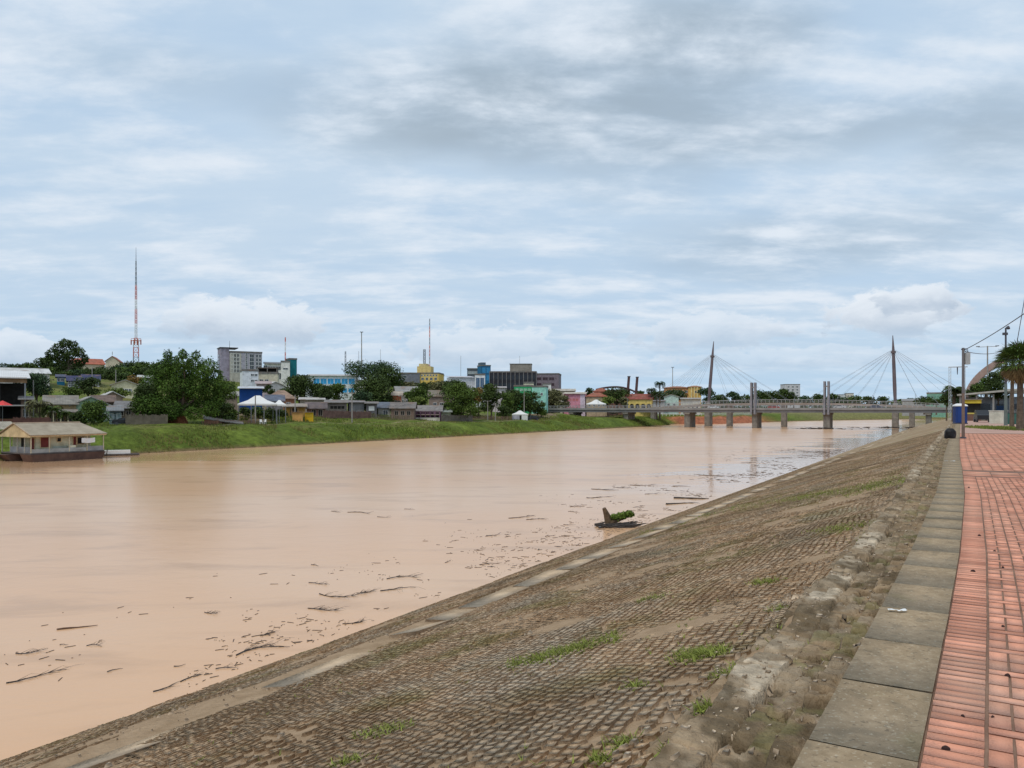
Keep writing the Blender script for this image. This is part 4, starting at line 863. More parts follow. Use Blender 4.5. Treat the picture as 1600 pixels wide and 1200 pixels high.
house('apartment_block', 'white high-rise far right of the twin bridge columns', 'apartment building', 1226, 1251, 601, 900, (.55, .54, .57), roof='flat', depth=16, rot=20, win=((3, 7, 2.2, 1.5, .08, .95, .2, .97, G),))
house('apartment_block', 'small pale high-rise beyond the right cable stays', 'apartment building', 1322, 1334, 615, 1000, (.60, .56, .50), roof='flat', depth=12, rot=10, win=((2, 5, 2.2, 1.5, .1, .9, .1, .95, G),))
house('apartment_block', 'lower white block left of the small high-rise', 'apartment building', 1309, 1321, 617, 1000, (.52, .54, .56), roof='flat', depth=12, win=((3, 3, 2.0, 1.4, .1, .9, .1, .95, G),))
house('building', 'long pale green glazed building beyond the right end of the bridge', 'building', 1448, 1479, 615, 420, (.16, .34, .26), roof='flat', depth=14, z0=5.3, win=((6, 2, 1.2, 1.6, .02, .98, .4, .97, dict(glass=mat('green_glass', (.10, .26, .20), rough=.3), frame=paint((.3, .45, .38)))),))
house('building', 'low grey hall beyond the right mast foot', 'building', 1408, 1448, 623, 520, (.28, .30, .30), (.3, .3, .3), 'side', 1.2, 12, z0=5.3)
# white tents
def tent(name, label, px0, px1, ytop, yeave, d, posts=4, walls=False, depth=None, cols=None):
    pc = (px0+px1)/2; d = push_back(pc, d); x, y = PX(pc, d); g = tz(x, y); w = (px1-px0)*d/1200*math.cos(math.atan((pc-800)/1200)); dp = depth or w*.55
    e = empty(name, (x, y, g), face(pc), label, 'tent'); zt, ze = PZY(ytop, d)-g, PZY(yeave, d)-g
    W = w/2; TW = mat('tent_fabric', (.72, .71, .69), var=.06, scale=.6, rough=.7)
    rl = W*.12
    MB().add([(-W, -dp/2, ze), (W, -dp/2, ze), (W, dp/2, ze), (-W, dp/2, ze), (-rl, 0, zt), (rl, 0, zt), (-W*.5, -dp*.25, ze+(zt-ze)*.42), (W*.5, -dp*.25, ze+(zt-ze)*.42), (W*.5, dp*.25, ze+(zt-ze)*.42), (-W*.5, dp*.25, ze+(zt-ze)*.42),
              (-W, -dp/2, ze-.35), (W, -dp/2, ze-.35), (W, dp/2, ze-.35), (-W, dp/2, ze-.35)],
             [(0, 1, 7, 6), (6, 7, 5, 4), (1, 2, 8, 7), (7, 8, 5), (2, 3, 9, 8), (8, 9, 4, 5), (3, 0, 6, 9), (9, 6, 4), (0, 10, 11, 1), (1, 11, 12, 2), (2, 12, 13, 3), (3, 13, 10, 0)]).build('canopy', TW, e)
    for i in range(posts):
        x_ = -W+.1+(2*W-.2)*i/(posts-1)
        for yy in (-dp/2+.1, dp/2-.1): MB().box(x_-.06, x_+.06, yy-.06, yy+.06, -.4, ze).build('post', STEEL, e)
    if walls:
        MB().box(-W+.05, -W*.05, -dp/2+.05, -dp/2+.1, -.2, ze-.2).build('side_cloth', paint((.42, .41, .46)), e)
        MB().box(W*.2, W-.05, -dp/2+.05, -dp/2+.1, -.2, ze-.2).build('side_cloth', TW, e)
        MB().box(W-.1, W-.05, -dp/2+.1, dp/2-.1, -.2, ze-.2).build('side_cloth', TW, e); MB().box(-W+.05, W-.1, dp/2-.1, dp/2-.05, -.2, ze-.2).build('side_cloth', TW, e)
    return e
tent('canopy_tent', 'large white canopy tent on posts over dark greenery on the bank', 372, 433, 618, 631, 157, 4, depth=7)
tent('canopy_tent', 'low white awning joined to the right of the large canopy', 426, 447, 625, 632, 160, 3, depth=4)
tent('garden_tent', 'small white peaked tent with open front on the green crest', 800, 825, 641.5, 647, 246, 2, True, depth=4)
tent('garden_tent', 'wide white peaked tent roof above the bridge left end', 916, 947, 624.5, 631, 300, 3, depth=5)
# ramp roof, small things on the left bank
x, y = PX(350, 150); g = tz(x, y); e = empty('low_shed', (x, y, g), face(350), 'low sloping grey roof over a brick wall beside the bamboo clump', 'shed')
MB().add([(-3.8, 0, 1.2), (3.6, 0, .15), (3.6, 5, .5), (-3.8, 5, 1.9), (-3.8, 0, 1.05), (3.6, 0, .0), (3.6, 5, .35), (-3.8, 5, 1.75)], [(0, 1, 2, 3), (7, 6, 5, 4), (0, 4, 5, 1), (1, 5, 6, 2), (2, 6, 7, 3), (3, 7, 4, 0)]).build('roof', roofm((.30, .27, .24)), e)
MB().box(-3.6, -1.0, .1, 4.8, -.5, .95).build('wall', mat('raw_brick', (.3, .14, .08)), e)
def plastic_chair(px, d, rz, label):
    d = push_back(px, d)+1.5; x, y = PX(px, d); e = empty('plastic_chair', (x, y, tz(x, y)+.03), rz, label, 'chair', 'white chairs on the bank')
    for a in (-.22, .22):
        for c in (-.22, .22): MB().bar((a*1.1, c*1.1, 0), (a, c, .44), .03, .035, 5).build('leg', WHITE, e)
    MB().box(-.26, .26, -.26, .26, .42, .47).build('seat', WHITE, e); MB().add([(-.25, .22, .47), (.25, .22, .47), (.22, .34, .95), (-.22, .34, .95), (-.25, .26, .47), (.25, .26, .47), (.22, .38, .95), (-.22, .38, .95)], [(0, 1, 2, 3), (7, 6, 5, 4), (0, 4, 5, 1), (1, 5, 6, 2), (2, 6, 7, 3), (3, 7, 4, 0)]).build('backrest', WHITE, e)
    for c in (-.28, .24): MB().box(c, c+.04, -.2, .25, .66, .70).build('armrest', WHITE, e)
plastic_chair(408, 147, .6, 'white plastic chair on the crest, left of a pair below the canopy'); plastic_chair(413, 147.5, -.5, 'white plastic chair on the crest, right of a pair below the canopy')
def car(label, px, d, col, rz, base=None, name='parked_car', L_=4.2, H_=1.45):
    x, y = PX(px, d); g = tz(x, y) if base is None else base; e = empty(name, (x, y, g), rz, label, 'car')
    pr = [(-L_/2, .35), (-L_/2, .75), (-L_/2+.1, .95), (-L_*.28, .98), (-L_*.14, H_), (L_*.22, H_), (L_*.42, .98), (L_/2, .9), (L_/2, .35)]
    b = MB().poly(pr, 1.7); b.v = [(v[0], v[1]-.85, v[2]) for v in b.v]; b.build('body', mat('car_paint_%d' % int(col[0]*99), col, rough=.3, var=.05, spec=.5), e)
    for yy in (-.86, .85):
        g_ = MB().poly([(-L_*.25, 1.0), (-L_*.13, H_-.08), (L_*.20, H_-.08), (L_*.36, 1.0)], .012); g_.v = [(v[0], v[1]+yy, v[2]) for v in g_.v]; g_.build('side_window', GLASS, e)
    for sx in (-L_*.31, L_*.31):
        for yy in (-.80, .80): w = MB().bar((sx, yy-.11, .31), (sx, yy+.11, .31), .31, .31, 14).build('wheel', DSTEEL, e)
    for yy in (-.62, .62): MB().box(-L_/2-.02, -L_/2+.02, yy-.15, yy+.15, .62, .76).build('headlight', WHITE, e)
    w = MB().add([(-L_*.275, -.72, 1.0), (-L_*.275, .72, 1.0), (-L_*.152, .66, H_-.06), (-L_*.152, -.66, H_-.06)], [(0, 1, 2, 3)]).build('windscreen', GLASS, e); w.location = (-.012, 0, .012)
    return e
car('black car parked on the grass right of the small white tent', 832.5, push_back(832, 252), (.012, .012, .015), face(832)+.4, H_=1.6)
car('dark blue car parked near the trees behind the bamboo clump', 170+22, 140.5, (.02, .04, .09), .5, H_=1.35, L_=3.6)
# ------------------------------------------------------------------ towers and poles
rw = lambda f: (2 if f < .20 else (1 if f < .25 else (0 if f < .29 else (1 if f < .335 else (0 if f < .46 else (1 if f < .585 else (0 if f < .68 else (1 if f < .80 else 2))))))))
lattice('tall red and white lattice radio tower with platform above the left hill', 212.5, 408, 330, 3.6, .9, rw, 'radio_tower', cat='radio tower', mast_kind=4, seg=2.0, r=.11, guy=0, platform=.335, spire=0)
x, y = PX(213.2, 330)
o = bpy.data.objects['radio_tower']; Hq = PZY(408, 330)-o.location.z; MB().bar((0, 0, Hq-.5), (0, 0, Hq+6), .16, .05, 5).build('spire', STEEL, o)
lattice('thin red and white mast rising behind the white modern block', 446, 527, 345, .6, .4, lambda f: 1 if int(f*6) % 2 else 0, r=.08)
lattice('short dark lattice mast left of the tree tops', 540, 549, 480, 1.4, .8, lambda f: 3, r=.10)
lamp_post('tall stadium floodlight mast rising from the tree crowns', 565, 519, 420, kind='ring', name='floodlight_mast', r=.28)
lamp_post('faint thin pole left of the tall floodlight mast', 560.5, 549, 520, kind='n', name='antenna_pole', r=.14)
lamp_post('faint thin pole behind the right side of the tree crown', 594.5, 546, 560, kind='n', name='antenna_pole', r=.12)
lattice('dark lattice mast standing on the yellow hilltop building', 663.5, 546, 430, 1.5, 1.3, lambda f: 3, r=.15)
lattice('tallest thin lattice mast right of the yellow building', 671.5, 498, 460, .7, .5, lambda f: 1 if int(f*7) % 2 else 2, r=.09)
lamp_post('floodlight mast left of the orange building', 1051, 574, 470, kind='ring', name='floodlight_mast', r=.22)
lamp_post('faint thin mast far behind the dark ribbed building', 812, 556, 600, kind='n', name='antenna_pole', r=.12)
lamp_post('thin faint pole over the white office roof', 720, 556, 520, kind='n', name='antenna_pole', r=.12)
for px_, yt, d_, lab, kd in ((550, 612, 163, 'pale concrete utility pole on the bank before the plank shacks', 'cross'), (628, 617, 185, 'utility pole with white fittings left of the stilt house', 'cross'), (721, 620, 206, 'slim lamp pole in front of the leafy tree', 'n'), (762, 626, 212, 'pale pole left of two at the lamp trees', 't'), (774, 632, 216, 'pale pole right of two at the lamp trees', 't'),
                         (819, 610, 250, 'slim lamp pole behind the small white tent', 't'), (461, 617, 168, 'pale pole rising above the brown hip roof house', 'cross'), (399, 618, 152, 'dark pole in front of the white canopy', 'n'), (52, 594, 165, 'grey concrete pole in front of the dark round tree', 'n'), (144, 574, 225, 'pale green pole below the red roof', 'n'), (181, 578, 232, 'grey concrete pole left of the radio tower', 'n')):
    lamp_post(lab, px_, yt, d_, kind=kd, name='utility_pole', arm=.9, r=.13)
# ------------------------------------------------------------------ trees
# hand-set blobs: (x, y, z 0..1, radius, radius z) in units of half width / height
tree('huge spreading tree with airy dark crown high on the left hill', 104, 529, 582, 72, 300, 'dark', 11, dens=.75, trunkr=.75, blobs=[(-.62, 0, .52, .30, .17), (-.35, .1, .72, .30, .17), (-.05, 0, .86, .30, .14), (.28, .1, .80, .28, .14), (.55, 0, .60, .28, .15), (.80, 0, .42, .20, .13), (-.55, 0, .28, .24, .12), (-.2, .2, .45, .34, .2), (.15, -.2, .55, .3, .16), (.40, .1, .30, .26, .12), (-.15, 0, .2, .26, .16), (-.78, 0, .40, .18, .10), (.66, .2, .28, .2, .1), (0, .1, .32, .2, .2)])
x, y = PX(285, 148); gz = tz(x, y)
bb = []
r_ = random.Random(5)
for (bx, bz, br, brz) in ((-.82, .35, .20, .15), (-.62, .55, .26, .15), (-.42, .72, .26, .14), (-.30, .92, .11, .10), (-.22, .80, .18, .12), (.02, .95, .10, .08), (.04, .82, .22, .13), (.30, .93, .10, .07), (.26, .80, .20, .12), (.55, .78, .24, .12), (.72, .66, .20, .12), (.84, .50, .16, .14), (.62, .42, .26, .17), (.30, .50, .32, .20), (-.02, .50, .34, .22), (-.35, .40, .30, .20), (-.65, .22, .24, .15), (-.80, .12, .18, .11), (-.3, .18, .3, .15), (.10, .22, .32, .16), (.42, .22, .28, .14), (.62, .16, .2, .12), (-.05, .68, .3, .15), (.40, .66, .26, .13), (0, .14, .26, .12), (-.2, .10, .2, .10), (.25, .10, .22, .10), (-.5, .10, .22, .11), (-.9, .24, .14, .12), (.8, .3, .14, .12)):
    bb.append((bx, r_.uniform(-.35, .35), bz, br, brz))
tree('huge bushy bamboo-like tree with ragged top and dark mass on the bank', 284, 547, 656, 146, 146, 'bamboo', 5, dens=1.0, trunkr=.5, blobs=bb)
# red-brown root mound beneath it
e = empty('termite_mound', (x, y-2.2, gz), 0, 'rusty brown root mound under the big bushy tree', 'mound')
V = []; 
for i in range(10):
    for j in range(5): a = i*math.pi/5; q = (1.9, 1.8, 1.5, 1.2, .5)[j]*(1+.12*math.sin(i*2.3+j)); V.append((math.cos(a)*q, math.sin(a)*q*.6, (-.3, .5, 1.1, 1.7, 2.1)[j]+.1*math.sin(i*1.7)))
F = [(i*5+j, ((i+1) % 10)*5+j, ((i+1) % 10)*5+j+1, i*5+j+1) for i in range(10) for j in range(4)]+[tuple(i*5+4 for i in range(10))]
raw('mound', V, F, mat('rust_bark', (.20, .075, .035), var=.4, scale=2, bump=.6), e)
T = tree
T('dark leafy shrub mass at the left foot of the bamboo-like tree', 232, 600, 662, 48, 143, 'dark', 31, shape='round')
T('dark green tree behind the right edge of the bamboo-like tree', 343, 600, 656, 40, 158, 'mid', 32)
T('low shrub to the right of the bamboo-like tree trunk', 345, 628, 662, 34, 152, 'dark', 33)
T('round dark tree in front of the long white-roofed building', 57, 585, 618, 60, 170, 'blueg', 34, shape='round')
T('round dark green tree in front of the navy roofed house', 138, 590, 616, 36, 190, 'dark', 35)
T('low bush left of the round dark tree beneath the navy roof', 112, 605, 618, 34, 185, 'mid', 36)
T('bright bushy tree in front of the mint green gabled house', 146, 626, 662, 46, 138, 'mid', 37)
T('small dark shrub under the mint green house wall', 124, 642, 662, 26, 137, 'dark', 38)
T('yellowish shrub at the foot of the pale house', 185, 606, 618, 36, 178, 'lite', 39)
palm('feathery palm in front of the ochre porch house', 62, 618, 134, L=3.2, n=20, lm='olive', seed=2, leaf=1.1)
palm('second feathery palm right of the first in front of the porch house', 81, 628, 134, L=2.4, n=16, lm='mid', seed=6, leaf=.9)
palm('little palm between the porch posts of the long house', 104, 637, 140, L=1.9, n=12, lm='mid', seed=9, leaf=.7)
for i, (px_, yt, w_, d_, lm, lab) in enumerate((
    (30, 569, 19, 306, 'dark', 'small round ridge tree at the left end of the skyline'), (48, 566, 28, 318, 'mid', 'ridge tree second from the left, right of the small round one'), (68, 560, 33, 315, 'dark', 'taller ridge tree left of the huge spreading tree'),
    (86, 572, 33, 306, 'dark', 'dark ridge tree beneath the left limbs of the huge tree'), (116, 571, 39, 312, 'dark', 'dark ridge tree at the foot of the huge spreading tree'), (140, 577, 39, 300, 'dark', 'ridge tree in front of the red-tiled building'),
    (160, 573, 39, 318, 'dark', 'dark rounded ridge tree below the red roof gable'), (184, 571, 35, 306, 'blueg', 'dark ridge tree between red gable and radio tower'), (202, 566, 37, 318, 'dark', 'ridge tree just behind the radio tower legs'),
    (226, 566, 35, 306, 'mid', 'ridge tree right of the radio tower'), (243, 568, 30, 315, 'mid', 'ridge tree touching the left edge of the bamboo-like tree'), (262, 566, 33, 309, 'dark', 'ridge tree hidden behind the top of the bamboo-like tree'))):
    T(lab, px_, yt, yt+28, w_, d_, lm, 60+i, group='trees on the left hill ridge')
for i, (px_, yt, yb, w_, d_, lm, lab) in enumerate((
    (14, 568, 590, 26, 320, 'blueg', 'broad hillside tree above the long white roof at far left'), (100, 580, 600, 34, 285, 'dark', 'hillside tree right of the blue narrow house'), (122, 578, 602, 34, 290, 'blueg', 'hillside tree behind the navy roof, left part'),
    (150, 576, 600, 36, 285, 'dark', 'hillside tree behind the navy roof, right part'), (172, 578, 602, 34, 275, 'dark', 'hillside tree between the two grey concrete poles'), (190, 574, 600, 30, 300, 'mid', 'hillside tree just left of the radio tower'),
    (228, 575, 602, 36, 290, 'dark', 'hillside tree right of the radio tower feet'), (246, 574, 604, 30, 280, 'dark', 'hillside tree beside the left flank of the bamboo-like tree'), (76, 574, 596, 26, 290, 'mid', 'hillside tree left of the blue narrow house'), (60, 576, 592, 26, 300, 'dark', 'hillside tree behind the right end of the long white roof'))):
    T(lab, px_, yt, yb, w_, d_, lm, 160+i, group='trees on the slope of the left hill')
T('orange-tinged shrub tree around the feet of the radio tower', 209, 586, 604, 26, 235, 'orange', 75)
T('dark low tree left of the radio tower shrub', 194, 583, 600, 26, 250, 'dark', 76)
for i, (px_, yt, yb, w_, d_, lm, lab) in enumerate((
    (384, 636, 659, 22, 164, 'dark', 'dark shrub under the left half of the white canopy'), (403, 635, 659, 24, 166, 'mid', 'shrub under the middle of the white canopy'), (424, 637, 660, 26, 163, 'dark', 'dark shrub under the right end of the white canopy'), (440, 640, 660, 18, 166, 'dark', 'small shrub beside the yellow bar wall'),
    (362, 640, 660, 20, 156, 'mid', 'scrubby bush left of the white canopy'), (500, 636, 652, 16, 178, 'dark', 'small bush behind the red-brown shack'), (576, 646, 660, 20, 184, 'olive', 'brown-green garden bush on the crest left of the blue-grey roofed house'), (598, 648, 661, 18, 186, 'mid', 'garden bush before the blue-grey roofed house'), (632, 640, 658, 18, 192, 'olive', 'garden bush before the brown gabled shack'),
    (444, 606, 622, 22, 225, 'mid', 'small tree left of the dark dome-shaped tree'), (420, 602, 616, 16, 232, 'dark', 'small tree between the cream block and the tan hip roof'), (606, 616, 634, 22, 212, 'dark', 'tree under the right flank of the big green tree'), (640, 612, 634, 22, 225, 'mid', 'shrub right of the raw brick hut'), (700, 630, 656, 24, 214, 'dark', 'dark shrub at the foot of the leafy tree'),
    (740, 636, 656, 18, 222, 'mid', 'low shrub right of the leafy tree trunk'), (786, 634, 652, 20, 238, 'dark', 'low shrub left of the small white tent'), (846, 628, 648, 22, 278, 'mid', 'shrub right of the black car on the grass'), (862, 632, 648, 20, 300, 'dark', 'low dark shrub at the left end of the bridge'))):
    T(lab, px_, yt, yb, w_, d_, lm, 240+i, name='shrub', cat='shrub', group='shrubs among the bank houses', base=None)
T('small dark tree at the lower left of the office tower', 352, 595, 614, 26, 240, 'mid', 77)
T('dense dark dome-shaped tree below the teal tower', 468, 587, 624, 52, 215, 'dark', 78)
T('lower round tree right of the dense dark dome', 497, 600, 624, 36, 212, 'dark', 79)
T('round tree before the left windows of the blue-windowed building', 527, 600, 626, 30, 210, 'mid', 80)
T('dark tree before the middle of the blue-windowed building', 512, 603, 624, 24, 206, 'dark', 81)
T('airy tall tree with gappy crown behind the blue-windowed building', 580, 566, 600, 74, 300, 'blueg', 82, dens=.62, shape='umbrella')
T('rounded hilltop crown right of the gappy tree', 607, 572, 604, 40, 290, 'dark', 83, dens=.9)
T('big green tree right of the blue-windowed building', 590, 585, 642, 66, 205, 'dark', 84)
T('front lower bush of the big green tree cluster', 566, 612, 640, 34, 195, 'blueg', 85)
T('rusty green hillside shrub below the grey hilltop block', 636, 597, 612, 40, 300, 'olive', 86)
T('hillside bush below the yellow building', 664, 598, 614, 36, 290, 'dark', 87)
T('brownish hillside bush right of the yellow building', 690, 596, 614, 40, 280, 'olive', 88)
T('shrub between the brown shack and the stilt house roof', 656, 606, 634, 30, 215, 'mid', 89)
T('small yellow green bush beside the plank shacks', 650, 620, 634, 22, 205, 'lite', 90)
T('leafy green tree right of the stilt house', 720, 598, 656, 46, 205, 'mid', 91, dens=1.0)
T('yellow-green side crown of the leafy tree', 735, 608, 636, 26, 210, 'lite', 92)
T('dark wide tree behind the leafy tree', 707, 595, 630, 42, 235, 'dark', 93)
T('orange-leaved tree beside the leafy tree', 748, 605, 628, 22, 232, 'orange', 94)
T('dark tree with pale poles in front, left of the tent', 768, 600, 643, 34, 222, 'dark', 95)
T('dark tree behind the small white tent', 800, 610, 648, 40, 262, 'dark', 96)
T('round dark tree left of the green shop', 790, 614, 636, 26, 250, 'mid', 97)
T('dark tree right of the slim lamp behind the tent', 828, 612, 642, 32, 266, 'dark', 98)
T('yellow olive tree left of the pink building', 866, 609, 634, 34, 285, 'olive', 99)
T('olive bush beside the pink building wall', 880, 618, 636, 20, 280, 'olive', 100)
T('distant round tree behind the cream roofs', 920, 606, 618, 14, 420, 'dark', 101)
T('dark tree in front of the curved roof pavilion', 964, 606, 630, 38, 335, 'dark', 102)
T('small bright shrub below the dark pavilion tree', 950, 620, 632, 22, 312, 'lite', 103)
T('low shrub at the left end of the yellow arcade hall', 974, 621, 634, 16, 312, 'olive', 104)
T('distant tree right of the leaning pylons', 1000, 611, 620, 16, 420, 'dark', 105)
palm('tall royal palm left of the orange building', 1031, 593, 350, L=3.6, n=18, lm='blueg', seed=21, tr=.35, leaf=1.6)
palm('shorter royal palm left of the tall royal palm', 1018, 603, 345, L=3.4, n=16, lm='dark', seed=22, tr=.33, leaf=1.6)
palm('stubby palm between the royal palms', 1026, 608, 342, L=3.2, n=16, lm='dark', seed=23, tr=.33, leaf=1.6)
T('dark undergrowth tree beneath the royal palms', 1026, 612, 632, 38, 355, 'dark', 106)
T('wide tree in front of the orange two-storey building', 1056, 609, 626, 44, 390, 'dark', 107)
T('round dark tree at the foot of the left bridge mast', 1103, 606, 628, 24, 400, 'blueg', 108)
for i, (px_, yt, w_, d_, lm, lab) in enumerate((
    (1126, 617, 22, 520, 'dark', 'low riverside tree right of the left mast foot'), (1146, 612, 20, 520, 'blueg', 'small crown left of the left twin columns'), (1163, 617, 22, 560, 'dark', 'low tree just left of the left twin columns'),
    (1186, 610, 30, 560, 'dark', 'tree just right of the left twin columns'), (1204, 612, 32, 570, 'mid', 'green tree second right of the left twin columns'), (1222, 607, 28, 560, 'dark', 'tall dark tree in front of the white high-rise'), (1240, 611, 20, 560, 'dark', 'tree at the right foot of the white high-rise'),
    (1258, 619, 30, 700, 'blueg', 'low far tree between high-rise and right twin columns'), (1280, 616, 26, 680, 'dark', 'far tree left of the right twin columns'), (1299, 615, 26, 680, 'dark', 'far tree right of the right twin columns'), (1318, 621, 30, 720, 'blueg', 'low far tree beneath the small high-rise'),
    (1338, 618, 20, 700, 'mid', 'far tree right of the small high-rise'), (1357, 620, 24, 700, 'dark', 'far tree left of the right mast'), (1380, 620, 18, 690, 'dark', 'far tree just left of the right mast foot'), (1402, 624, 26, 690, 'mid', 'far tree behind the right mast foot'), (1424, 622, 24, 640, 'dark', 'far tree beneath the right stays'),
    (1444, 620, 30, 400, 'dark', 'dark tree in front of the pale green glazed building'), (1463, 624, 26, 380, 'dark', 'low dark tree at the right end of the bridge deck'))):
    T(lab, px_, yt, 632, w_, d_, lm, 120+i, group='trees beyond the bridge', base=5.0 if px_ > 1170 else None)
FAR = leafmat((.045, .075, .04), (.09, .13, .06))
r_ = np.random.RandomState(77); cs, rr = [], []     # far woods closing the horizon, one mass
for i in range(260):
    a = -.62+1.35*i/260; dd = r_.uniform(900, 1300); xx = a*dd; cs.append((xx, dd, max(tz(xx, dd), 4)+r_.uniform(2, 8)*1.0)); q = r_.uniform(9, 17); rr.append((q, q, q*.55))
V, F = leaves(cs, rr, 42000, 1.5, 9); tag(raw('far_woods', V, F, FAR), 'distant band of low woodland closing the horizon behind the town', 'woods', kind='stuff')
# grass tufts on the far bank
k = 42000; s_ = r_.uniform(60, 380, k); m_ = r_.rand(k)**1.2*26+.3; n_k = nL(s_)+m_; x_, y_ = XY(s_, n_k); z_ = hterr(x_, y_)
ok = (s_ < 352) & (np.abs(m_-10.2) > 1.0) & (vn(x_, y_, 5, 41) > .25); x_, y_, z_ = x_[ok], y_[ok], z_[ok]; k = len(x_); a_ = r_.rand(k)*6.28; h_ = .18+.35*r_.rand(k)*(vn(x_, y_, 9, 42)+.3); w_ = .10+.12*r_.rand(k)
V = np.stack([np.stack([x_-np.cos(a_)*w_, y_-np.sin(a_)*w_, z_-.25], -1), np.stack([x_+np.cos(a_)*w_, y_+np.sin(a_)*w_, z_-.25], -1), np.stack([x_+np.cos(a_)*w_*.2+.1*(r_.rand(k)-.5), y_+np.sin(a_)*w_*.2, z_+h_], -1)], 1).reshape(-1, 3)
GR = leafmat((.105, .150, .020), (.19, .235, .042))
emb_mat(GR, ((.10, .46, .62, (.20, .17, .06, 1), .8), (.30, .55, .68, (.055, .095, .018, 1), .7), (.9, .60, .72, (.24, .19, .10, 1), .5)))
tag(raw('grass', V, np.arange(3*k).reshape(-1, 3), GR), 'rough green grass covering the far river bank', 'grass', kind='stuff')
# ------------------------------------------------------------------ houseboat
SWY = math.atan2(UY, UX)
hb = empty('houseboat', (-63.75, 102, 0), SWY, 'cream houseboat with grey gable roof moored by the grass bank', 'houseboat')
# local: +x along the river (away), +y to the left (towards the bank); corner at origin
CRM = paint((.50, .47, .33)); TRIM = paint((.56, .42, .24)); HULL = mat('rusty_hull', (.075, .045, .038), col2=(.15, .09, .07), scale=.8, rough=.8)
L_, W_ = 9.9, 7.4
b = MB()
b.add([(-.3, -.25, 1.0), (L_+.1, -.25, 1.0), (L_+.1, 2.4, 1.0), (-.3, 2.4, 1.0), (.3, -.05, -.5), (L_-.5, -.05, -.5), (L_-.5, 2.3, -.5), (.3, 2.3, -.5)], [(0, 1, 2, 3), (0, 4, 5, 1), (1, 5, 6, 2), (2, 6, 7, 3), (3, 7, 4, 0)])
b.build('hull', HULL, hb)
b = MB(); b.add([(-1.2, 4.4, .9), (L_+.1, 4.4, .9), (L_+.1, 7.6, .9), (-1.2, 7.6, .9), (.2, 4.6, -.5), (L_-.5, 4.6, -.5), (L_-.5, 7.4, -.5), (.2, 7.4, -.5)], [(0, 1, 2, 3), (0, 4, 5, 1), (1, 5, 6, 2), (2, 6, 7, 3), (3, 7, 4, 0)]); b.build('hull', HULL, hb)
MB().box(-.2, L_, -.15, W_+.1, 1.02, 1.2).build('deck', mat('dark_planks', (.10, .085, .08), var=.3, scale=1), hb)
wx0, wx1, wy0, wy1 = .9, L_-1.5, .75, W_-.8
MB().box(wx0, wx1, wy0, wy1, 1.2, 3.55).build('wall', CRM, hb)
MB().add([(-.35, -.25, 3.45), (-.35, W_+.25, 3.45), (-.35, W_/2, 5.05), (-.27, -.25, 3.45), (-.27, W_+.25, 3.45), (-.27, W_/2, 5.05)], [(0, 2, 1), (3, 4, 5), (0, 1, 4, 3), (1, 2, 5, 4), (2, 0, 3, 5)]).build('gable', TRIM, hb)
MB().box(-.36, L_+.2, -.30, -.22, 3.36, 3.66).build('fascia', TRIM, hb); MB().box(-.40, -.36, -.30, W_+.3, 3.30, 3.52).build('fascia', TRIM, hb)
rt = mat('houseboat_roof', (.30, .245, .18), col2=(.48, .41, .31), scale=.5, stripes=('X', 1.4, .2), bump=.2)
b = MB(); x0, x1 = -.45, L_+.3; zr, ze = 5.15, 3.62; t_ = .08
b.add([(x0, -.4, ze), (x1, -.4, ze), (x1-1.6, W_/2, zr), (x0, W_/2, zr), (x0, W_+.4, ze), (x1, W_+.4, ze), (x0, -.4, ze-t_), (x1, -.4, ze-t_), (x1-1.6, W_/2, zr-t_), (x0, W_/2, zr-t_), (x0, W_+.4, ze-t_), (x1, W_+.4, ze-t_)],
      [(0, 1, 2, 3), (3, 2, 5, 4), (1, 5, 2), (7, 6, 9, 8), (8, 9, 10, 11), (0, 6, 7, 1), (0, 3, 9, 6), (3, 4, 10, 9), (1, 7, 11, 5), (4, 5, 11, 10)]); b.build('roof', rt, hb)
b = MB(); b.bar((x0-.02, -.42, ze), (x0-.02, W_/2, zr+.03), .07, .07, 4); b.bar((x0-.02, W_+.42, ze), (x0-.02, W_/2, zr+.03), .07, .07, 4); b.bar((x0, W_/2, zr+.03), (x1-1.6, W_/2, zr+.03), .08, .08, 4); b.build('roof_edge', paint((.42, .31, .22)), hb)
for xx in (-.15, 2.2, 4.9, 7.4, L_-.1): MB().box(xx-.05, xx+.05, -.1, 0, 1.2, 3.4).build('post', paint((.52, .46, .33)), hb)
for yy in (1.6, 3.4, 5.2, W_-.1): MB().box(-.15, -.05, yy-.05, yy+.05, 1.2, 3.4).build('post', paint((.40, .38, .32)), hb)
b = MB(); b.box(-.1, 7.3, -.08, -.04, 1.2, 1.72); b.build('railing_panel', paint((.33, .34, .33)), hb); MB().box(7.5, L_, -.08, -.04, 1.2, 1.85).build('railing_panel', paint((.24, .25, .26)), hb)
MB().box(-.12, -.08, .1, 5.2, 1.2, 2.0).build('railing_panel', paint((.17, .18, .20)), hb)
def hbwin(x0, x1, z0, z1, nm, m, fm=TRIM):
    f = MB(); f.box(x0-.08, x1+.08, wy0-.06, wy0+.01, z0-.08, z0).box(x0-.08, x1+.08, wy0-.06, wy0+.01, z1, z1+.08).box(x0-.08, x0, wy0-.06, wy0+.01, z0, z1).box(x1, x1+.08, wy0-.06, wy0+.01, z0, z1).box(x0, x1, wy0-.02, wy0+.01, z0, z1, 1); f.build(nm, [fm, m], hb)
RED = paint((.16, .035, .03)); hbwin(1.5, 2.7, 1.9, 3.2, 'window', RED); hbwin(3.7, 4.2, 2.6, 3.1, 'window', DARKIN); hbwin(5.9, 6.3, 1.25, 3.2, 'door', RED); hbwin(6.5, 7.4, 2.2, 3.1, 'window', DARKIN)
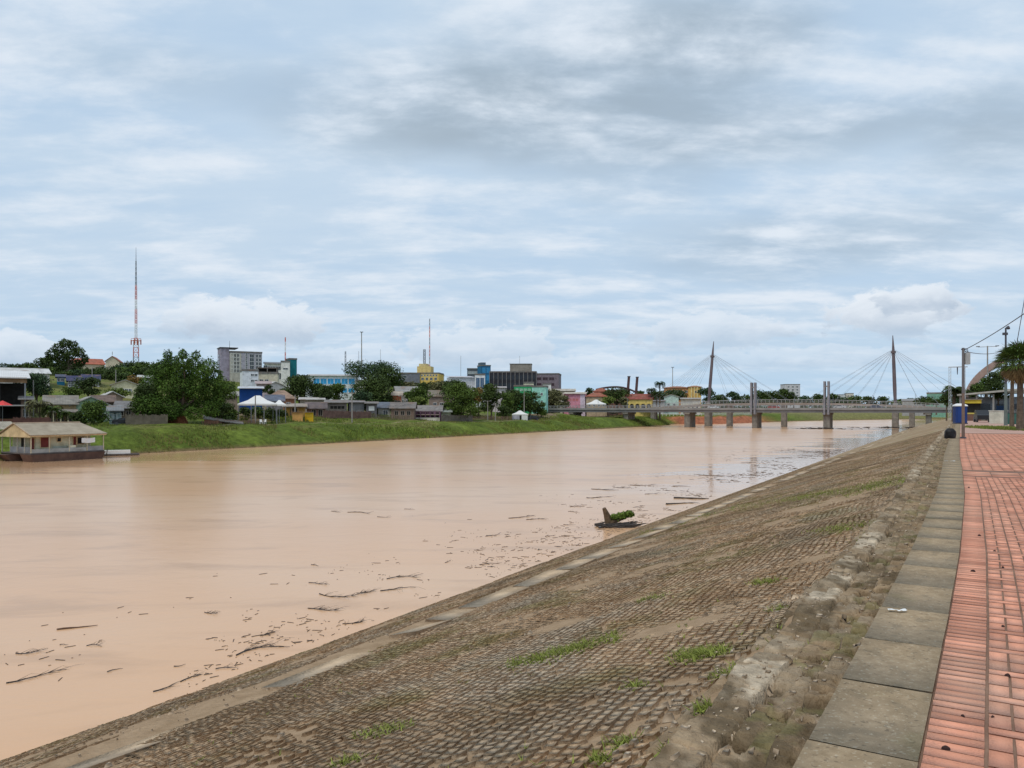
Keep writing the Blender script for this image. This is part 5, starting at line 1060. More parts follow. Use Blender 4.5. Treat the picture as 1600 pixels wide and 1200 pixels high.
for y0, y1, z0, nm in ((1.1, 2.1, 1.25, 'door'), (3.6, 4.3, 1.9, 'window')):
    f = MB(); f.box(wx0-.05, wx0-.01, y0-.07, y1+.07, z0-.07, 3.2).box(wx0-.07, wx0-.05, y0, y1, z0, 3.12, 1); f.build(nm, [TRIM, RED if nm == 'door' else DARKIN], hb)
MB().box(3.1, 5.3, wy0-.035, wy0-.003, 1.2, 2.0).build('lower_boards', paint((.42, .44, .36)), hb)
def loc_hb(x, y, z): c, s = math.cos(SWY), math.sin(SWY); return (-63.75+c*x-s*y, 102+s*x+c*y, z)
v = []; f = []
for i in range(9):
    for j in range(4): v.append((i*.19, .04*math.sin(i*1.9+j), -j*.28-.10*math.sin(i/8*math.pi)))
for i in range(8):
    for j in range(3): f.append((i*4+j, i*4+4+j, i*4+5+j, i*4+1+j))
o = raw('laundry', v, f, WHITE); o.location = loc_hb(6.6, -.14, 3.05); o.rotation_euler = (0, 0, SWY); o.scale = (1.25, 1, .8); sm_ = o.modifiers.new('s', 'SOLIDIFY'); sm_.thickness = .02
tag(o, 'white cloth hanging to dry at the houseboat rail', 'cloth')
MB_ = MB().box(0, .9, 0, .6, 0, .85); o = MB_.build('cabinet', [paint((.60, .58, .44))]); o.location = loc_hb(5.0, .02, 1.205); o.rotation_euler = (0, 0, SWY); tag(o, 'cream box cabinet standing on the houseboat side deck', 'cabinet')
bv = o.modifiers.new('b', 'BEVEL'); bv.width = .04
# white-topped raft beside it
sk = empty('raft', (*PX(176, 116.5), 0), SWY-.55, 'narrow raft with long white tarpaulin roll right of the houseboat', 'raft')
MB().box(-2.6, 3.6, -.7, .7, .08, .30).build('deck', mat('dark_planks', (.1, .085, .08)), sk)
for yy in (-.45, .45): MB().bar((-2.7, yy, .02), (3.7, yy, .0), .18, .14, 8).build('log', paint((.36, .26, .18)), sk)
MB().box(-2.4, 2.4, -.5, .4, .30, .85).build('tarpaulin', WHITE, sk); sk.children[-1]
MB().bar((-.9, -.75, -.3), (-.7, -.75, 1.1), .07, .06, 6).build('mooring_post', STICK, sk)
hb2 = empty('floating_house', (*PX(-32, 112), 0), SWY, 'second floating house with pale roof cut by the left photo edge', 'houseboat')
MB().box(0, 5, -1, 5, -.3, 1.0).build('hull', HULL, hb2); MB().box(.6, 4.6, -.4, 4.4, 1, 3.6).build('wall', paint((.26, .30, .18)), hb2)
MB().add([(-.3, -1.2, 3.7), (5.3, -1.2, 3.7), (5.3, 2, 5.2), (-.3, 2, 5.2), (-.3, 5.2, 3.7), (5.3, 5.2, 3.7), (-.3, -1.2, 3.6), (5.3, -1.2, 3.6), (5.3, 2, 5.1), (-.3, 2, 5.1), (-.3, 5.2, 3.6), (5.3, 5.2, 3.6)], [(0, 1, 2, 3), (3, 2, 5, 4), (7, 6, 9, 8), (8, 9, 10, 11), (0, 6, 7, 1), (1, 7, 8, 2), (2, 8, 11, 5)]).build('roof', roofm((.38, .34, .27)), hb2)
# ------------------------------------------------------------------ road bridge
SB = 296.0
def on_line(px, s):
    a = (px-800)/1200; y = s/(UX*a+UY); return SN(a*y, y)[1]
br = empty('road_bridge', (*XY(SB, 0), 0), math.atan2(UX, -UY), 'long flat grey concrete road bridge on wall piers over the river', 'bridge')   # local +x = +n, local y: +y points back towards the camera
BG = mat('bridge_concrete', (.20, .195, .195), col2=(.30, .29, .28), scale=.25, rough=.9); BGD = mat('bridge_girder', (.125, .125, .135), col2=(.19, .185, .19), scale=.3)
MB().box(0, 160, -10, 0, 6.75, 7.25).build('deck', BG, br)
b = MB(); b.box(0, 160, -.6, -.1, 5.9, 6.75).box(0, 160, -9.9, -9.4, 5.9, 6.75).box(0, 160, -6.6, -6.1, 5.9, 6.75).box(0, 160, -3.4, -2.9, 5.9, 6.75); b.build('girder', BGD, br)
MB().box(0, 160, .0, .25, 6.9, 7.7).build('parapet', BG, br); MB().box(0, 160, -10.25, -10.0, 6.9, 7.7).build('parapet', BG, br)
b = MB()
for i in range(int(160/1.6)): b.box(i*1.6, i*1.6+.16, .05, .2, 7.7, 8.5)
b.box(0, 160, .02, .22, 8.5, 8.66).box(0, 160, .08, .16, 8.1, 8.18); b.build('railing', paint((.33, .33, .35)), br)
for px_, w_ in ((890, 1.0), (975, 1.0), (1071, 1.1), (1177, .95), (1290, 1.1), (1450, .8)):
    n0 = on_line(px_, SB-1); hgt = 5.9
    b = MB().box(n0-w_, n0+w_, -8.6, -1.0, -2, hgt-.7).box(n0-w_-.15, n0+w_+.15, -9.6, -.2, hgt-.7, hgt); b.build('pier', CONCD, br)
for px_ in (1177, 1291.5):
    n0 = on_line(px_, SB)
    for k, dx in enumerate((-.66, .66)):
        MB().box(n0+dx-.31, n0+dx+.31, -1.4+.5*0, .9, 5.2, 17.2).build('column', paint((.24, .235, .26)), br)
    MB().box(n0-.34, n0+.34, -.9, .4, 15.2, 15.6).build('tie', CONC, br)
# lamp standards and cars on the road deck
protoL = None
for i in range(11):
    p = XY(SB+9.2, 14+i*13.5)
    if protoL is None:
        protoL = e = empty('street_lamp', (*p, 7.25), SWY, 'slim grey lamp standard on the bridge deck nearest the right bank', 'street lamp', 'lamp standards along the bridge')
        MB().bar((0, 0, 0), (0, 0, 4.6), .09, .06, 6).build('post', STEEL, e); MB().bar((0, 0, 4.6), (-1.2, 0, 4.9), .05, .04, 5).build('arm', STEEL, e); MB().box(-1.7, -1.0, -.12, .12, 4.86, 4.98).build('lamp_head', STEEL, e)
    else: copy_tree(protoL, (*p, 7.25), label='slim grey lamp standard on the bridge deck, number %s from the right bank' % ('two three four five six seven eight nine ten eleven'.split()[i-1]))
for i, (n0, c_, lab) in enumerate(((38, (.6, .6, .6), 'silver car driving on the bridge between the twin columns and right bank'), (61, (.35, .04, .03), 'red car driving on the bridge right of the left mast'), (84, (.62, .62, .6), 'white car driving on the left half of the bridge'), (26, (.05, .07, .12), 'dark car driving near the right end of the bridge'))):
    p = XY(SB+4, n0); car(lab, 0, 1, c_, math.atan2(UX, -UY), base=7.26, name='car'); o = [q for q in bpy.data.objects if q.name.startswith('car') and q.type == 'EMPTY' and q['label'] == lab][0]; o.location = (*p, 7.26)
# ------------------------------------------------------------------ cable-stayed footbridge behind
SF = 326.0
fb = empty('footbridge', (*XY(SF, 0), 0), math.atan2(UX, -UY), 'gently arched cable-stayed footbridge with two tall masts behind the road bridge', 'bridge')
def dz(n): t_ = min(1, max(0, (n+14)/154)); return 5.8+4.0*math.sin(math.pi*min(1, t_*1.0))**.7 if 0 < t_ < 1 else 5.8
def curve(n): return 5.0*math.sin((n-56)/60*math.pi)
def strip(b, w0, w1, z0, z1, n0=-14, n1=140, st=4, m=0):
    n = n0
    while n < n1:
        e_ = min(n+st, n1); vs = []
        for q in (n, e_):
            c_ = curve(q); z_ = dz(q)
            vs += [(q, c_+w0, z_+z0), (q, c_+w1, z_+z0), (q, c_+w1, z_+z1), (q, c_+w0, z_+z1)]
        b.add(vs, [(0, 1, 5, 4), (1, 2, 6, 5), (2, 3, 7, 6), (3, 0, 4, 7), (0, 3, 2, 1), (4, 5, 6, 7)], m); n = e_
    return b
PB = mat('footbridge_deck', (.26, .21, .18), col2=(.36, .31, .27), scale=.4)
strip(MB(), -2.6, 2.6, -.9, 0).build('deck', PB, fb)
b = MB(); strip(b, 2.5, 2.6, 1.15, 1.28); strip(b, 2.5, 2.6, .55, .63); strip(b, -2.6, -2.5, 1.15, 1.28)
n = -14
while n < 140: c_ = curve(n); b.box(n, n+.12, c_+2.5, c_+2.6, dz(n)-.05, dz(n)+1.2); n += 1.5
b.build('railing', paint((.42, .41, .41)), fb)
MASTM = mat('mast_paint', (.115, .085, .095), col2=(.18, .14, .145), scale=.4, rough=.6)
for n0, pxs, lean in ((on_line(1397.5, SF), 1397, .9), (on_line(1112, SF), 1111, -2.2)):
    c_ = curve(n0); zb = dz(n0)
    y0 = c_-4.0*0
    b = MB(); top = 36.0
    segs = [(0, -1.0, .95), (.25, 0, 1.05), (.6, 0, .95), (.78, 0, .8), (1, 0, .22)]
    pts = [(n0+lean*t_, y0, zb-.3+(top-zb)*t_) for t_, _, _ in segs]; rr_ = [.50, .68, .62, .52, .12]
    b.path(pts, rr_, 12).build('mast', MASTM, fb)
    MB().bar((n0+lean*.74, y0, zb+(top-zb)*.735), (n0+lean*.76, y0, zb+(top-zb)*.765), .85, .95, 12).build('collar', MASTM, fb)
    MB().bar((n0, y0, zb-.9), (n0, y0, zb+.7), 1.2, .9, 12).build('mast_base', CONC, fb)
    at = (n0+lean*.76, y0, zb+(top-zb)*.75)
    for sg in (-1, 1):
        for k, dn in enumerate((9, 15.5, 22, 28, 33)):
            nn = n0+sg*dn
            for w_ in (-2.4, 2.4):
                MB().bar((at[0]+sg*.6, at[1]+w_*.3, at[2]+.4*k-.8), (nn, curve(nn)+w_, dz(nn)+.1), .034, .034, 5).build('stay_cable', STEEL, fb)
    MB().box(n0-1.1, n0+1.1, y0-2.2, y0+2.2, -2, zb-.9).build('pier', CONCD, fb)
for n0 in (on_line(1145, SF), 62, on_line(1424, SF), 118):
    c_ = curve(n0); MB().box(n0-.9, n0+.9, c_-1.8, c_+1.8, -2, dz(n0)-.9).build('pier', CONCD, fb)
# red earth works railing
e = empty('river_railing', (*XY(352, nL(352)+6), 4.5), 0, 'white railing on top of the red earth embankment beyond the bridge', 'railing')
b = MB(); prev = None
for i in range(56):
    s_ = 352+i*1.6; p = XY(s_, float(nL(s_))+7.5); q = (p[0]-e.location.x, p[1]-e.location.y, tz(*p)-4.5)
    b.bar(q, (q[0], q[1], q[2]+1.3), .10, .10, 4)
    if prev: b.bar((prev[0], prev[1], prev[2]+1.25), (q[0], q[1], q[2]+1.25), .07, .07, 4); b.bar((prev[0], prev[1], prev[2]+.7), (q[0], q[1], q[2]+.7), .05, .05, 4)
    prev = q
b.build('rails', WHITE, e)
# ------------------------------------------------------------------ right bank: promenade furniture and what stands beyond
ZP = 5.4
x, y = PX(1484.5, 42.5)
r_ = np.random.RandomState(4); V = []; nu, nv = 22, 14
for j in range(nv+1):
    t_ = j/nv; z_ = .50*t_; q = .27*(1-.10*t_-.75*max(0, t_-.72)**1.2*3.0)*(.92+.35*math.sin(min(1, t_*3)*1.57)*.25)
    for i in range(nu):
        a = 2*math.pi*i/nu; w = 1+.07*math.sin(3*a+4*t_)+.05*math.sin(7*a-6*t_)+.03*r_.rand(); V.append((math.cos(a)*q*w, math.sin(a)*q*w*.9, z_-.01+.02*math.sin(5*a)*(1-t_)))
F = [(j*nu+i, j*nu+(i+1) % nu, (j+1)*nu+(i+1) % nu, (j+1)*nu+i) for j in range(nv) for i in range(nu)]+[tuple(nv*nu+i for i in range(nu))]
o = raw('rubbish_bag', V, F, mat('black_plastic', (.009, .008, .009), rough=.5, var=.3, spec=.3, bump=.4, bscale=9), smooth=True); o.location = (x, y, ZP+.02); o.scale = (1.08, 1.08, 1.12); tag(o, 'full black rubbish bag sitting on the kerb', 'rubbish bag')
# portable toilet
x, y = PX(1500, 86); e = empty('portable_toilet', (x, y, ZP), face(1500)+.25, 'blue portable toilet with white domed roof on the promenade', 'portable toilet')
BL = mat('blue_plastic', (.008, .036, .165), rough=.5, var=.12, spec=.4)
MB().box(-.62, .62, -.62, .62, 0, .12).build('base', DSTEEL, e)
b = MB().box(-.58, .58, -.56, .58, .12, 2.0)
for i in range(5): b.box(-.59+.0, -.582, -.5+i*.21, -.42+i*.21, .2, 1.95)
b.build('body', BL, e); MB().box(-.38, .38, -.60, -.565, .18, 1.9).build('door', mat('blue_door', (.012, .046, .20), rough=.5, var=.1), e); MB().box(.24, .30, -.63, -.60, .95, 1.1).build('handle', STEEL, e)
MB().add([(-.64, -.64, 1.98), (.64, -.64, 1.98), (.64, .64, 1.98), (-.64, .64, 1.98), (-.6, -.6, 2.1), (.6, -.6, 2.1), (.6, .6, 2.1), (-.6, .6, 2.1), (-.3, -.25, 2.28), (.3, -.25, 2.28), (.3, .25, 2.28), (-.3, .25, 2.28)],
         [(0, 3, 2, 1), (0, 1, 5, 4), (1, 2, 6, 5), (2, 3, 7, 6), (3, 0, 4, 7), (4, 5, 9, 8), (5, 6, 10, 9), (6, 7, 11, 10), (7, 4, 8, 11), (8, 9, 10, 11)]).build('roof', WHITE, e)
for i in range(3): MB().box(.585, .60, -.4+i*.3, -.2+i*.3, 1.7, 1.85).build('vent', DSTEEL, e)
# pole 1
x1, y1 = PX(1505, 42.7); e1 = empty('utility_pole', (x1, y1, ZP), 0, 'near rusty-footed pole with grey meter box on the promenade', 'pole')
H1 = PZY(543.5, 42.7)-ZP
MB().bar((0, 0, -.1), (0, 0, H1*.5), .085, .075, 12).build('lower_post', mat('rusty_pole', (.13, .10, .09), col2=(.24, .16, .12), scale=2.5), e1)
MB().bar((0, 0, H1*.5), (0, 0, H1), .075, .065, 12).build('upper_post', mat('grey_pole', (.16, .15, .155), var=.2, scale=2), e1)
MB().bar((0, 0, 0), (0, 0, .08), .16, .15, 12).build('foot_plate', DSTEEL, e1)
MB().box(.08, .33, -.12, .12, H1-.92, H1-.28).build('meter_box', paint((.42, .43, .42)), e1)
b = MB(); b.bar((-.1, 0, H1-.08), (.22, 0, H1-.06), .04, .04, 6)
for k in range(3):
    pr = None
    for q in range(10): a = q*.7; c_ = (.14+.09*math.cos(a)+k*.02, -.06, H1-.14-.10*k+.09*math.sin(a)); (b.bar(pr, c_, .012, .012, 4) if pr else None); pr = c_
b.build('cable_bracket', DSTEEL, e1)
# pole 2 with camera head
x2, y2 = PX(1571.5, 78); e2 = empty('camera_pole', (x2, y2, ZP), 0, 'tall dark pole with small camera on top in front of the fan palm', 'pole'); H2 = PZY(512, 78)-ZP
MB().bar((0, 0, -.1), (0, 0, 4.2), .17, .13, 12).build('lower_post', mat('green_pole', (.13, .16, .15), var=.2, scale=1), e2); MB().bar((0, 0, 4.2), (0, 0, H2), .11, .08, 10).build('upper_post', DSTEEL, e2)
MB().box(-.28, .15, -.12, .12, H2-.75, H2-.5).build('bracket', DSTEEL, e2); MB().bar((.1, -.05, H2-.05), (.28, -.1, H2+.02), .17, .2, 10).build('camera_head', DSTEEL, e2)
def wire(name, a, b_, sag, r, label, group=None):
    m = MB(); a = Vector(a); b_ = Vector(b_); pr = None
    for i in range(25):
        t_ = i/24; c_ = a.lerp(b_, t_); c_.z -= sag*4*t_*(1-t_)
        if pr is not None: m.bar(pr-a, c_-a, r, r, 4, 0, False)
        pr = c_
    o = m.build(name, DSTEEL); o.location = a; return tag(o, label, 'cable', group)
zt1 = ZP+H1
wire('overhead_cable', (x1+.1, y1, zt1-.1), (*PX(1640, 26), PZY(462, 26)), .10, .022, 'thick cable climbing from the near pole to the upper right')
wire('overhead_cable', (x1+.1, y1, zt1-.2), (x2-.2, y2, PZY(547, 78)), .25, .020, 'slack cable strung from near pole to camera pole')
wire('overhead_cable', (*PX(1588, 45), PZY(541, 45)), (*PX(1612, 40), PZY(400, 40)), .05, .018, 'steep thin cable at the right photo edge beside the palm')
# fan palms at right edge
def fanpalm(label, px, d, ytop, seed, L=1.9, tr=.22, n=34, lm='mid', lean=0):
    x, y = PX(px, d); g = ZP-.02; H = PZY(ytop, d)-g-L*.7; e = empty('fan_palm', (x, y, g), seed, label, 'palm tree'); r = random.Random(seed)
    MB().path([(0, 0, -.3), (lean*.3, 0, H*.4), (lean, 0, H)], [tr*1.35, tr, tr*.9], 10).build('trunk', BARK, e)
    def fans(n, e0, e1_, LL):
        V = []; F = []
        for i in range(n):
            a = i*2.4+r.uniform(-.3, .3); el_ = e0+(e1_-e0)*i/n; dr = Vector((math.cos(a)*math.cos(el_), math.sin(a)*math.cos(el_), math.sin(el_))); p0 = Vector((lean, 0, H)); c_ = p0+dr*LL*.5
            sd_ = dr.cross(Vector((0, 0, 1))).normalized(); up = sd_.cross(dr).normalized()
            k = len(V); V += [p0+sd_*.03, p0-sd_*.03, c_-sd_*.03, c_+sd_*.03]; F.append((k, k+1, k+2, k+3))
            for q in range(17):
                b_ = -1.5+3.0*q/16; dd = (dr*math.cos(b_)+sd_*math.sin(b_)); tip = c_+dd*LL*.6*r.uniform(.85, 1.1)-Vector((0, 0, LL*.16*r.random()+.1)); m_ = c_+dd*LL*.35; w_ = .045
                pp = dd.cross(up).normalized()*w_; k = len(V); V += [c_, m_+pp, tip, m_-pp]; F.append((k, k+1, k+2, k+3))
        return V, F
    V, F = fans(n, -.3, 1.35, L); raw('crown', V, F, LM[lm], e)
    V, F = fans(int(n*.75), -1.35, -.45, L*.75); raw('dead_fronds', V, F, LM['dry'], e)
fanpalm('fan palm with brown hanging dead fronds at the right photo edge', 1594, 60, 540, 3, L=2.0, tr=.22, n=44)
fanpalm('smaller fan palm just behind the camera pole', 1581, 68, 548, 4, L=1.7, tr=.15, n=30, lm='dark', lean=-.4)
tree('round dark green tree between arch and fan palm', 1560, 580, 622, 34, 120, 'dark', 201, base=ZP)
tree('bright hedge-like tree under the arch', 1541, 590, 618, 32, 135, 'mid', 202, base=ZP)
tree('low tree right of the small palm, under the foot of the arch', 1522, 600, 626, 26, 140, 'dark', 203, base=ZP)
palm('small old palm beside the gantry left of the near pole', 1491, 598, 125, L=2.2, n=18, lm='dark', seed=31, base=ZP, tr=.34, leaf=1.0)
tree('tree to the left of the small old palm', 1479, 611, 634, 18, 150, 'dark', 204, base=ZP)
tree('bushes behind the small old palm', 1497, 618, 640, 22, 140, 'blueg', 205, base=ZP)
# arch
xa, ya = PX(1510, 150); e = empty('steel_arch', (xa, ya, ZP), face(1560), 'big rust-coloured bridge arch rising behind the palms', 'arch')
Rr = 17.5; cx = Rr
for yy in (0, 5.0):
    b = MB()
    pts = []
    for i in range(29): a = math.pi*(1-i/28); pts.append((cx+Rr*math.cos(a), 3.0+10.8*math.sin(a)))
    for i in range(28):
        (xa_, za), (xb_, zb_) = pts[i], pts[i+1]; ta = Vector((xb_-xa_, 0, zb_-za)).normalized(); nn = Vector((-ta.z, 0, ta.x))
        w_ = .55
        vs = [Vector((xa_, yy, za))-nn*w_, Vector((xb_, yy, zb_))-nn*w_, Vector((xb_, yy, zb_))+nn*w_, Vector((xa_, yy, za))+nn*w_]; vs += [v+Vector((0, .7, 0)) for v in vs]
        b.add(vs, [(0, 1, 2, 3), (7, 6, 5, 4), (3, 2, 6, 7), (0, 4, 5, 1)])
    b.build('arch_rib', mat('arch_paint', (.30, .19, .16), col2=(.42, .31, .27), scale=.5), e)
b = MB()
for i in range(2, 27, 2): a = math.pi*(1-i/28); x_, z_ = cx+Rr*math.cos(a), 3.0+10.8*math.sin(a); b.box(x_-.1, x_+.1, .7, 5.0, z_-.1, z_+.1); b.bar((x_, .35, z_-.5), (x_, .35, 5.6), .05, .05, 4)
b.build('hangers', STEEL, e); MB().box(-3, 2*Rr+4, -.5, 6.5, 4.7, 5.5).build('deck', CONCD, e)
for x_ in (-1.5, 5, 12, 2*Rr): MB().box(x_-.5, x_+.5, .5, 5.5, -.5, 4.7).build('pier', CONCD, e)
# gantry and distant lamp
xg, yg = PX(1493, 118); e = empty('gantry', (xg, yg, ZP), face(1493), 'pale lattice goal-shaped power gantry left of the near pole', 'gantry'); Hg = PZY(573, 118)-ZP
for xx in (-.75, 1.15):
    b = MB()
    for s1 in (-.13, .13): b.bar((xx+s1, 0, 0), (xx+s1, 0, Hg), .04, .035, 4)
    for k in range(int(Hg/.5)): b.bar((xx-.13, 0, k*.5), (xx+.13, 0, k*.5+.5), .018, .018, 3); 
    b.build('lattice_post', paint((.50, .52, .54)), e)
MB().box(-.95, 1.6, -.06, .06, Hg-.12, Hg+.02).build('crossbeam', paint((.42, .44, .46)), e)
MB().bar((.25, 0, Hg-.1), (.25, 0, Hg-1.2), .09, .05, 6).build('insulator', DSTEEL, e)
lamp_post('tall thin double-headed lamp beyond the arch', 1543, 540.5, 140, base=ZP, arm=1.5, kind='t', r=.13)
lamp_post('small double lamp near the foot of the arch', 1533, 588, 150, base=ZP, arm=.8, kind='t', r=.09)
# kiosk, flat canopy, car, cream block
x, y = PX(1520, 110); e = empty('food_kiosk', (x, y, ZP), face(1520)+.1, 'dark open kiosk with yellow roof band and counter', 'kiosk')
MB().box(-1.0, 1.0, .4, 3, 0, 2.9).build('wall', DARKIN, e); MB().box(-1.05, 1.05, -.1, 3.1, 2.5, 3.0).build('fascia', paint((.52, .40, .05)), e); MB().box(-1.0, 1.0, -.05, .4, .95, 1.15).build('counter', paint((.48, .40, .10)), e); MB().box(-1.0, 1.0, .0, .38, 0, .94).build('counter_front', paint((.16, .09, .07)), e)
MB().box(-1.15, 1.15, -.3, 3.2, 3.02, 3.12).build('roof', CONCD, e)
x, y = PX(1545, 118); e = empty('flat_canopy', (x, y, ZP), face(1545), 'long flat concrete canopy roof on posts behind the kiosk', 'canopy')
MB().add([(-4.2, -.5, 4.0), (5.0, -.5, 4.9), (5.0, 5, 4.9), (-4.2, 5, 4.0), (-4.2, -.5, 3.75), (5.0, -.5, 4.6), (5.0, 5, 4.6), (-4.2, 5, 3.75)], [(0, 1, 2, 3), (7, 6, 5, 4), (0, 4, 5, 1), (1, 5, 6, 2), (2, 6, 7, 3), (3, 7, 4, 0)]).build('roof', paint((.42, .40, .36)), e)
for xx in (-3.8, -1.6, .6, 2.8, 4.7): MB().box(xx-.12, xx+.12, 0, .24, 0, 4.0).build('post', CONC, e)
MB().box(-3.9, 4.8, 4.7, 4.9, 0, 3.6).build('back_wall', paint((.26, .29, .33)), e)
for i in range(4): MB().box(-3.2+i*2.1, -1.9+i*2.1, 4.62, 4.69, .9, 2.5).build('window', GLASS, e)
MB().box(1.0, 2.2, 2, 3, 0, 2.2).build('cabinet', paint((.03, .07, .16)), e)
car('black car parked between the yellow kiosk and cream block', 1536, 98, (.012, .013, .018), face(1536)-1.45, base=ZP, H_=1.55, L_=3.9)
x, y = PX(1560, 88); e = empty('utility_block', (x, y, ZP), face(1560)-.5, 'plain cream concrete utility block beside the tall dark pole', 'utility box')
MB().box(-.75, .75, -.5, .5, 0, 1.42).build('body', paint((.60, .59, .50)), e); MB().box(-.8, .8, -.55, .55, 1.42, 1.5).build('lid', paint((.66, .65, .58)), e); MB().box(-.45, .45, -.52, -.505, .2, 1.2).build('door', paint((.55, .54, .45)), e)
x, y = PX(1582, 84); e = empty('green_cabinet', (x, y, ZP), face(1580), 'dark green street cabinet behind the palm trunk', 'cabinet'); MB().box(-.5, .5, 0, .5, 0, 1.2).build('body', paint((.04, .12, .10)), e); MB().box(-.54, .54, -.03, .54, 1.2, 1.26).build('top', DSTEEL, e)
house('building', 'white rendered house just visible between the palm trunks', 'building', 1584, 1640, 634, 118, (.5, .5, .5), (.4, .38, .35), 'side', .8, 8, z0=ZP-.1, win=((4, 1, 1.2, 1.2, .1, .9, .3, .8, G),))
# grass bed round the palm
bed = []; k = 2600; r_ = np.random.RandomState(8)
cx_, cy_ = PX(1590, 64); a_ = r_.rand(k)*6.28; q = np.sqrt(r_.rand(k)); x_ = cx_+np.cos(a_)*q*3.6*UX+np.sin(a_)*q*3; y_ = cy_+np.cos(a_)*q*9; w_ = .03+.03*r_.rand(k); h_ = .10+.16*r_.rand(k); z_ = np.full(k, ZP-.05)
V = np.stack([np.stack([x_-w_, y_, z_], -1), np.stack([x_+w_, y_, z_], -1), np.stack([x_+.05*(r_.rand(k)-.5), y_, z_+h_], -1)], 1).reshape(-1, 3)
tag(raw('grass', V, np.arange(3*k).reshape(-1, 3), GR), 'patchy lawn under the fan palms on the promenade', 'grass', kind='stuff')
# ------------------------------------------------------------------ weeds on the embankment (seen in patches)
def hit(px, py):     # where a view ray meets the embankment profile
    a = (px-800)/1200; c_ = (640-py)/1200; best = None
    for d in np.arange(2.5, 90, .05):
        s, n = SN(a*d, d); z_ = 7+c_*d
        if n > .5 and z_ <= float(prof(n-wob(s))): return a*d, d
    return None
patches = [(800, 1040, 960, 997, 14, 420), (1060, 1030, 1130, 1018, 16, 240), (1270, 832, 1365, 818, 10, 200), (1180, 912, 1215, 908, 6, 60), (1105, 800, 1410, 752, 12, 1500), (1320, 772, 1408, 745, 12, 500), (1000, 838, 1110, 800, 10, 260), (1000, 832, 1045, 822, 8, 130), (1120, 1060, 1160, 1045, 10, 60), (985, 1075, 1000, 1072, 6, 26), (960, 1165, 985, 1160, 9, 30), (930, 1190, 945, 1188, 8, 26), (1300, 1040, 1320, 1010, 14, 60), (1210, 955, 1225, 950, 8, 26), (1095, 1112, 1110, 1105, 10, 30), (560, 1150, 640, 1135, 14, 60), (530, 1195, 560, 1188, 8, 30), (1000, 940, 1040, 930, 9, 60), (1040, 1195, 1060, 1180, 10, 26), (1230, 1130, 1250, 1110, 12, 50), (1200, 1180, 1215, 1165, 10, 40)]
V = []; r_ = np.random.RandomState(15)
for (xa_, ya_, xb_, yb_, sp, k) in patches:
    for i in range(k):
        t_ = min(1, max(0, r_.normal(.5, .3))); h_ = hit(xa_+(xb_-xa_)*t_+r_.normal()*3, ya_+(yb_-ya_)*t_+r_.normal()*sp*.28)
        if not h_: continue
        for j in range(5):
            x = h_[0]+r_.normal()*.045; y = h_[1]+r_.normal()*.045; s, n = SN(x, y); z_ = float(prof(n-wob(s)))-.01; a = r_.rand()*6.28; w = .005+.006*r_.rand(); hh_ = .02+.045*r_.rand()
            V += [(x-math.cos(a)*w, y-math.sin(a)*w, z_), (x+math.cos(a)*w, y+math.sin(a)*w, z_), (x+r_.normal()*.05, y+r_.normal()*.05, z_+hh_)]
for i in range(1500):   # sparse single weeds
    s = r_.rand()**1.4*45+1.5; n = r_.uniform(1.0, 10.2) if r_.rand() < .7 else r_.uniform(.55, 1.6)
    x, y = XY(s, n+wob(s)); z_ = float(prof(n))-.01
    if vn(np.array([x]), np.array([y]), 1.8, 51)[0] < .62: continue
    for j in range(4): a = r_.rand()*6.28; w = .006; V += [(x-math.cos(a)*w, y-math.sin(a)*w, z_), (x+math.cos(a)*w, y+math.sin(a)*w, z_), (x+r_.normal()*.04, y+r_.normal()*.04, z_+.03+.03*r_.rand())]
V = np.array(V); tag(raw('weeds', V, np.arange(len(V)).reshape(-1, 3), leafmat((.13, .155, .025), (.23, .26, .055))), 'bright green weeds growing between the stones of the embankment', 'weeds', kind='stuff')
# ------------------------------------------------------------------ drift on the water
def W0(px, py): d = 8400/(py-640); return PX(px, d)
def branch(seed, L_, r0=.03, twigs=5, curve_=.25, lift=0.0):
    r = random.Random(seed); b = MB(); pts = []; rs_ = []; y_ = 0
    for i in range(7): t_ = i/6; pts.append(((t_-.5)*L_, curve_*L_*.3*math.sin(t_*3.1+seed), .02+lift*t_+r.uniform(-.01, .01))); rs_.append(r0*(1-.75*t_))
    b.path(pts, rs_, 6)
    for i in range(twigs):
        p = pts[r.randint(1, 5)]; a = r.choice((-1, 1))*r.uniform(.3, .9); l = L_*r.uniform(.12, .45)
        q = (p[0]+math.cos(a)*l, p[1]+math.sin(a)*l, .02+r.uniform(0, .10)); b.bar(p, q, r0*.45, r0*.12, 4)
        if r.random() < .6: a2 = a+r.uniform(-.8, .8); b.bar(q, (q[0]+math.cos(a2)*l*.5, q[1]+math.sin(a2)*l*.5, .04), r0*.2, r0*.08, 3)
    return b
def drift(px, py, L_, ang, label, seed, r0=.03, twigs=5, cv=.25, group=None, m=None, lift=0, name='driftwood'):
    x, y = W0(px, py); o = branch(seed, L_, r0, twigs, cv, lift).build(name, m or STICK); o.location = (x, y, .0); o.rotation_euler = (0, 0, ang); return tag(o, label, 'driftwood', group)
drift(121, 981, 1.15, .42, 'straight brown pole floating alone on the open water', 1, .035, 0, .0, m=mat('brown_wood', (.14, .08, .05), var=.3, scale=4), lift=.0)
DG = 'driftwood floating near the stone embankment'
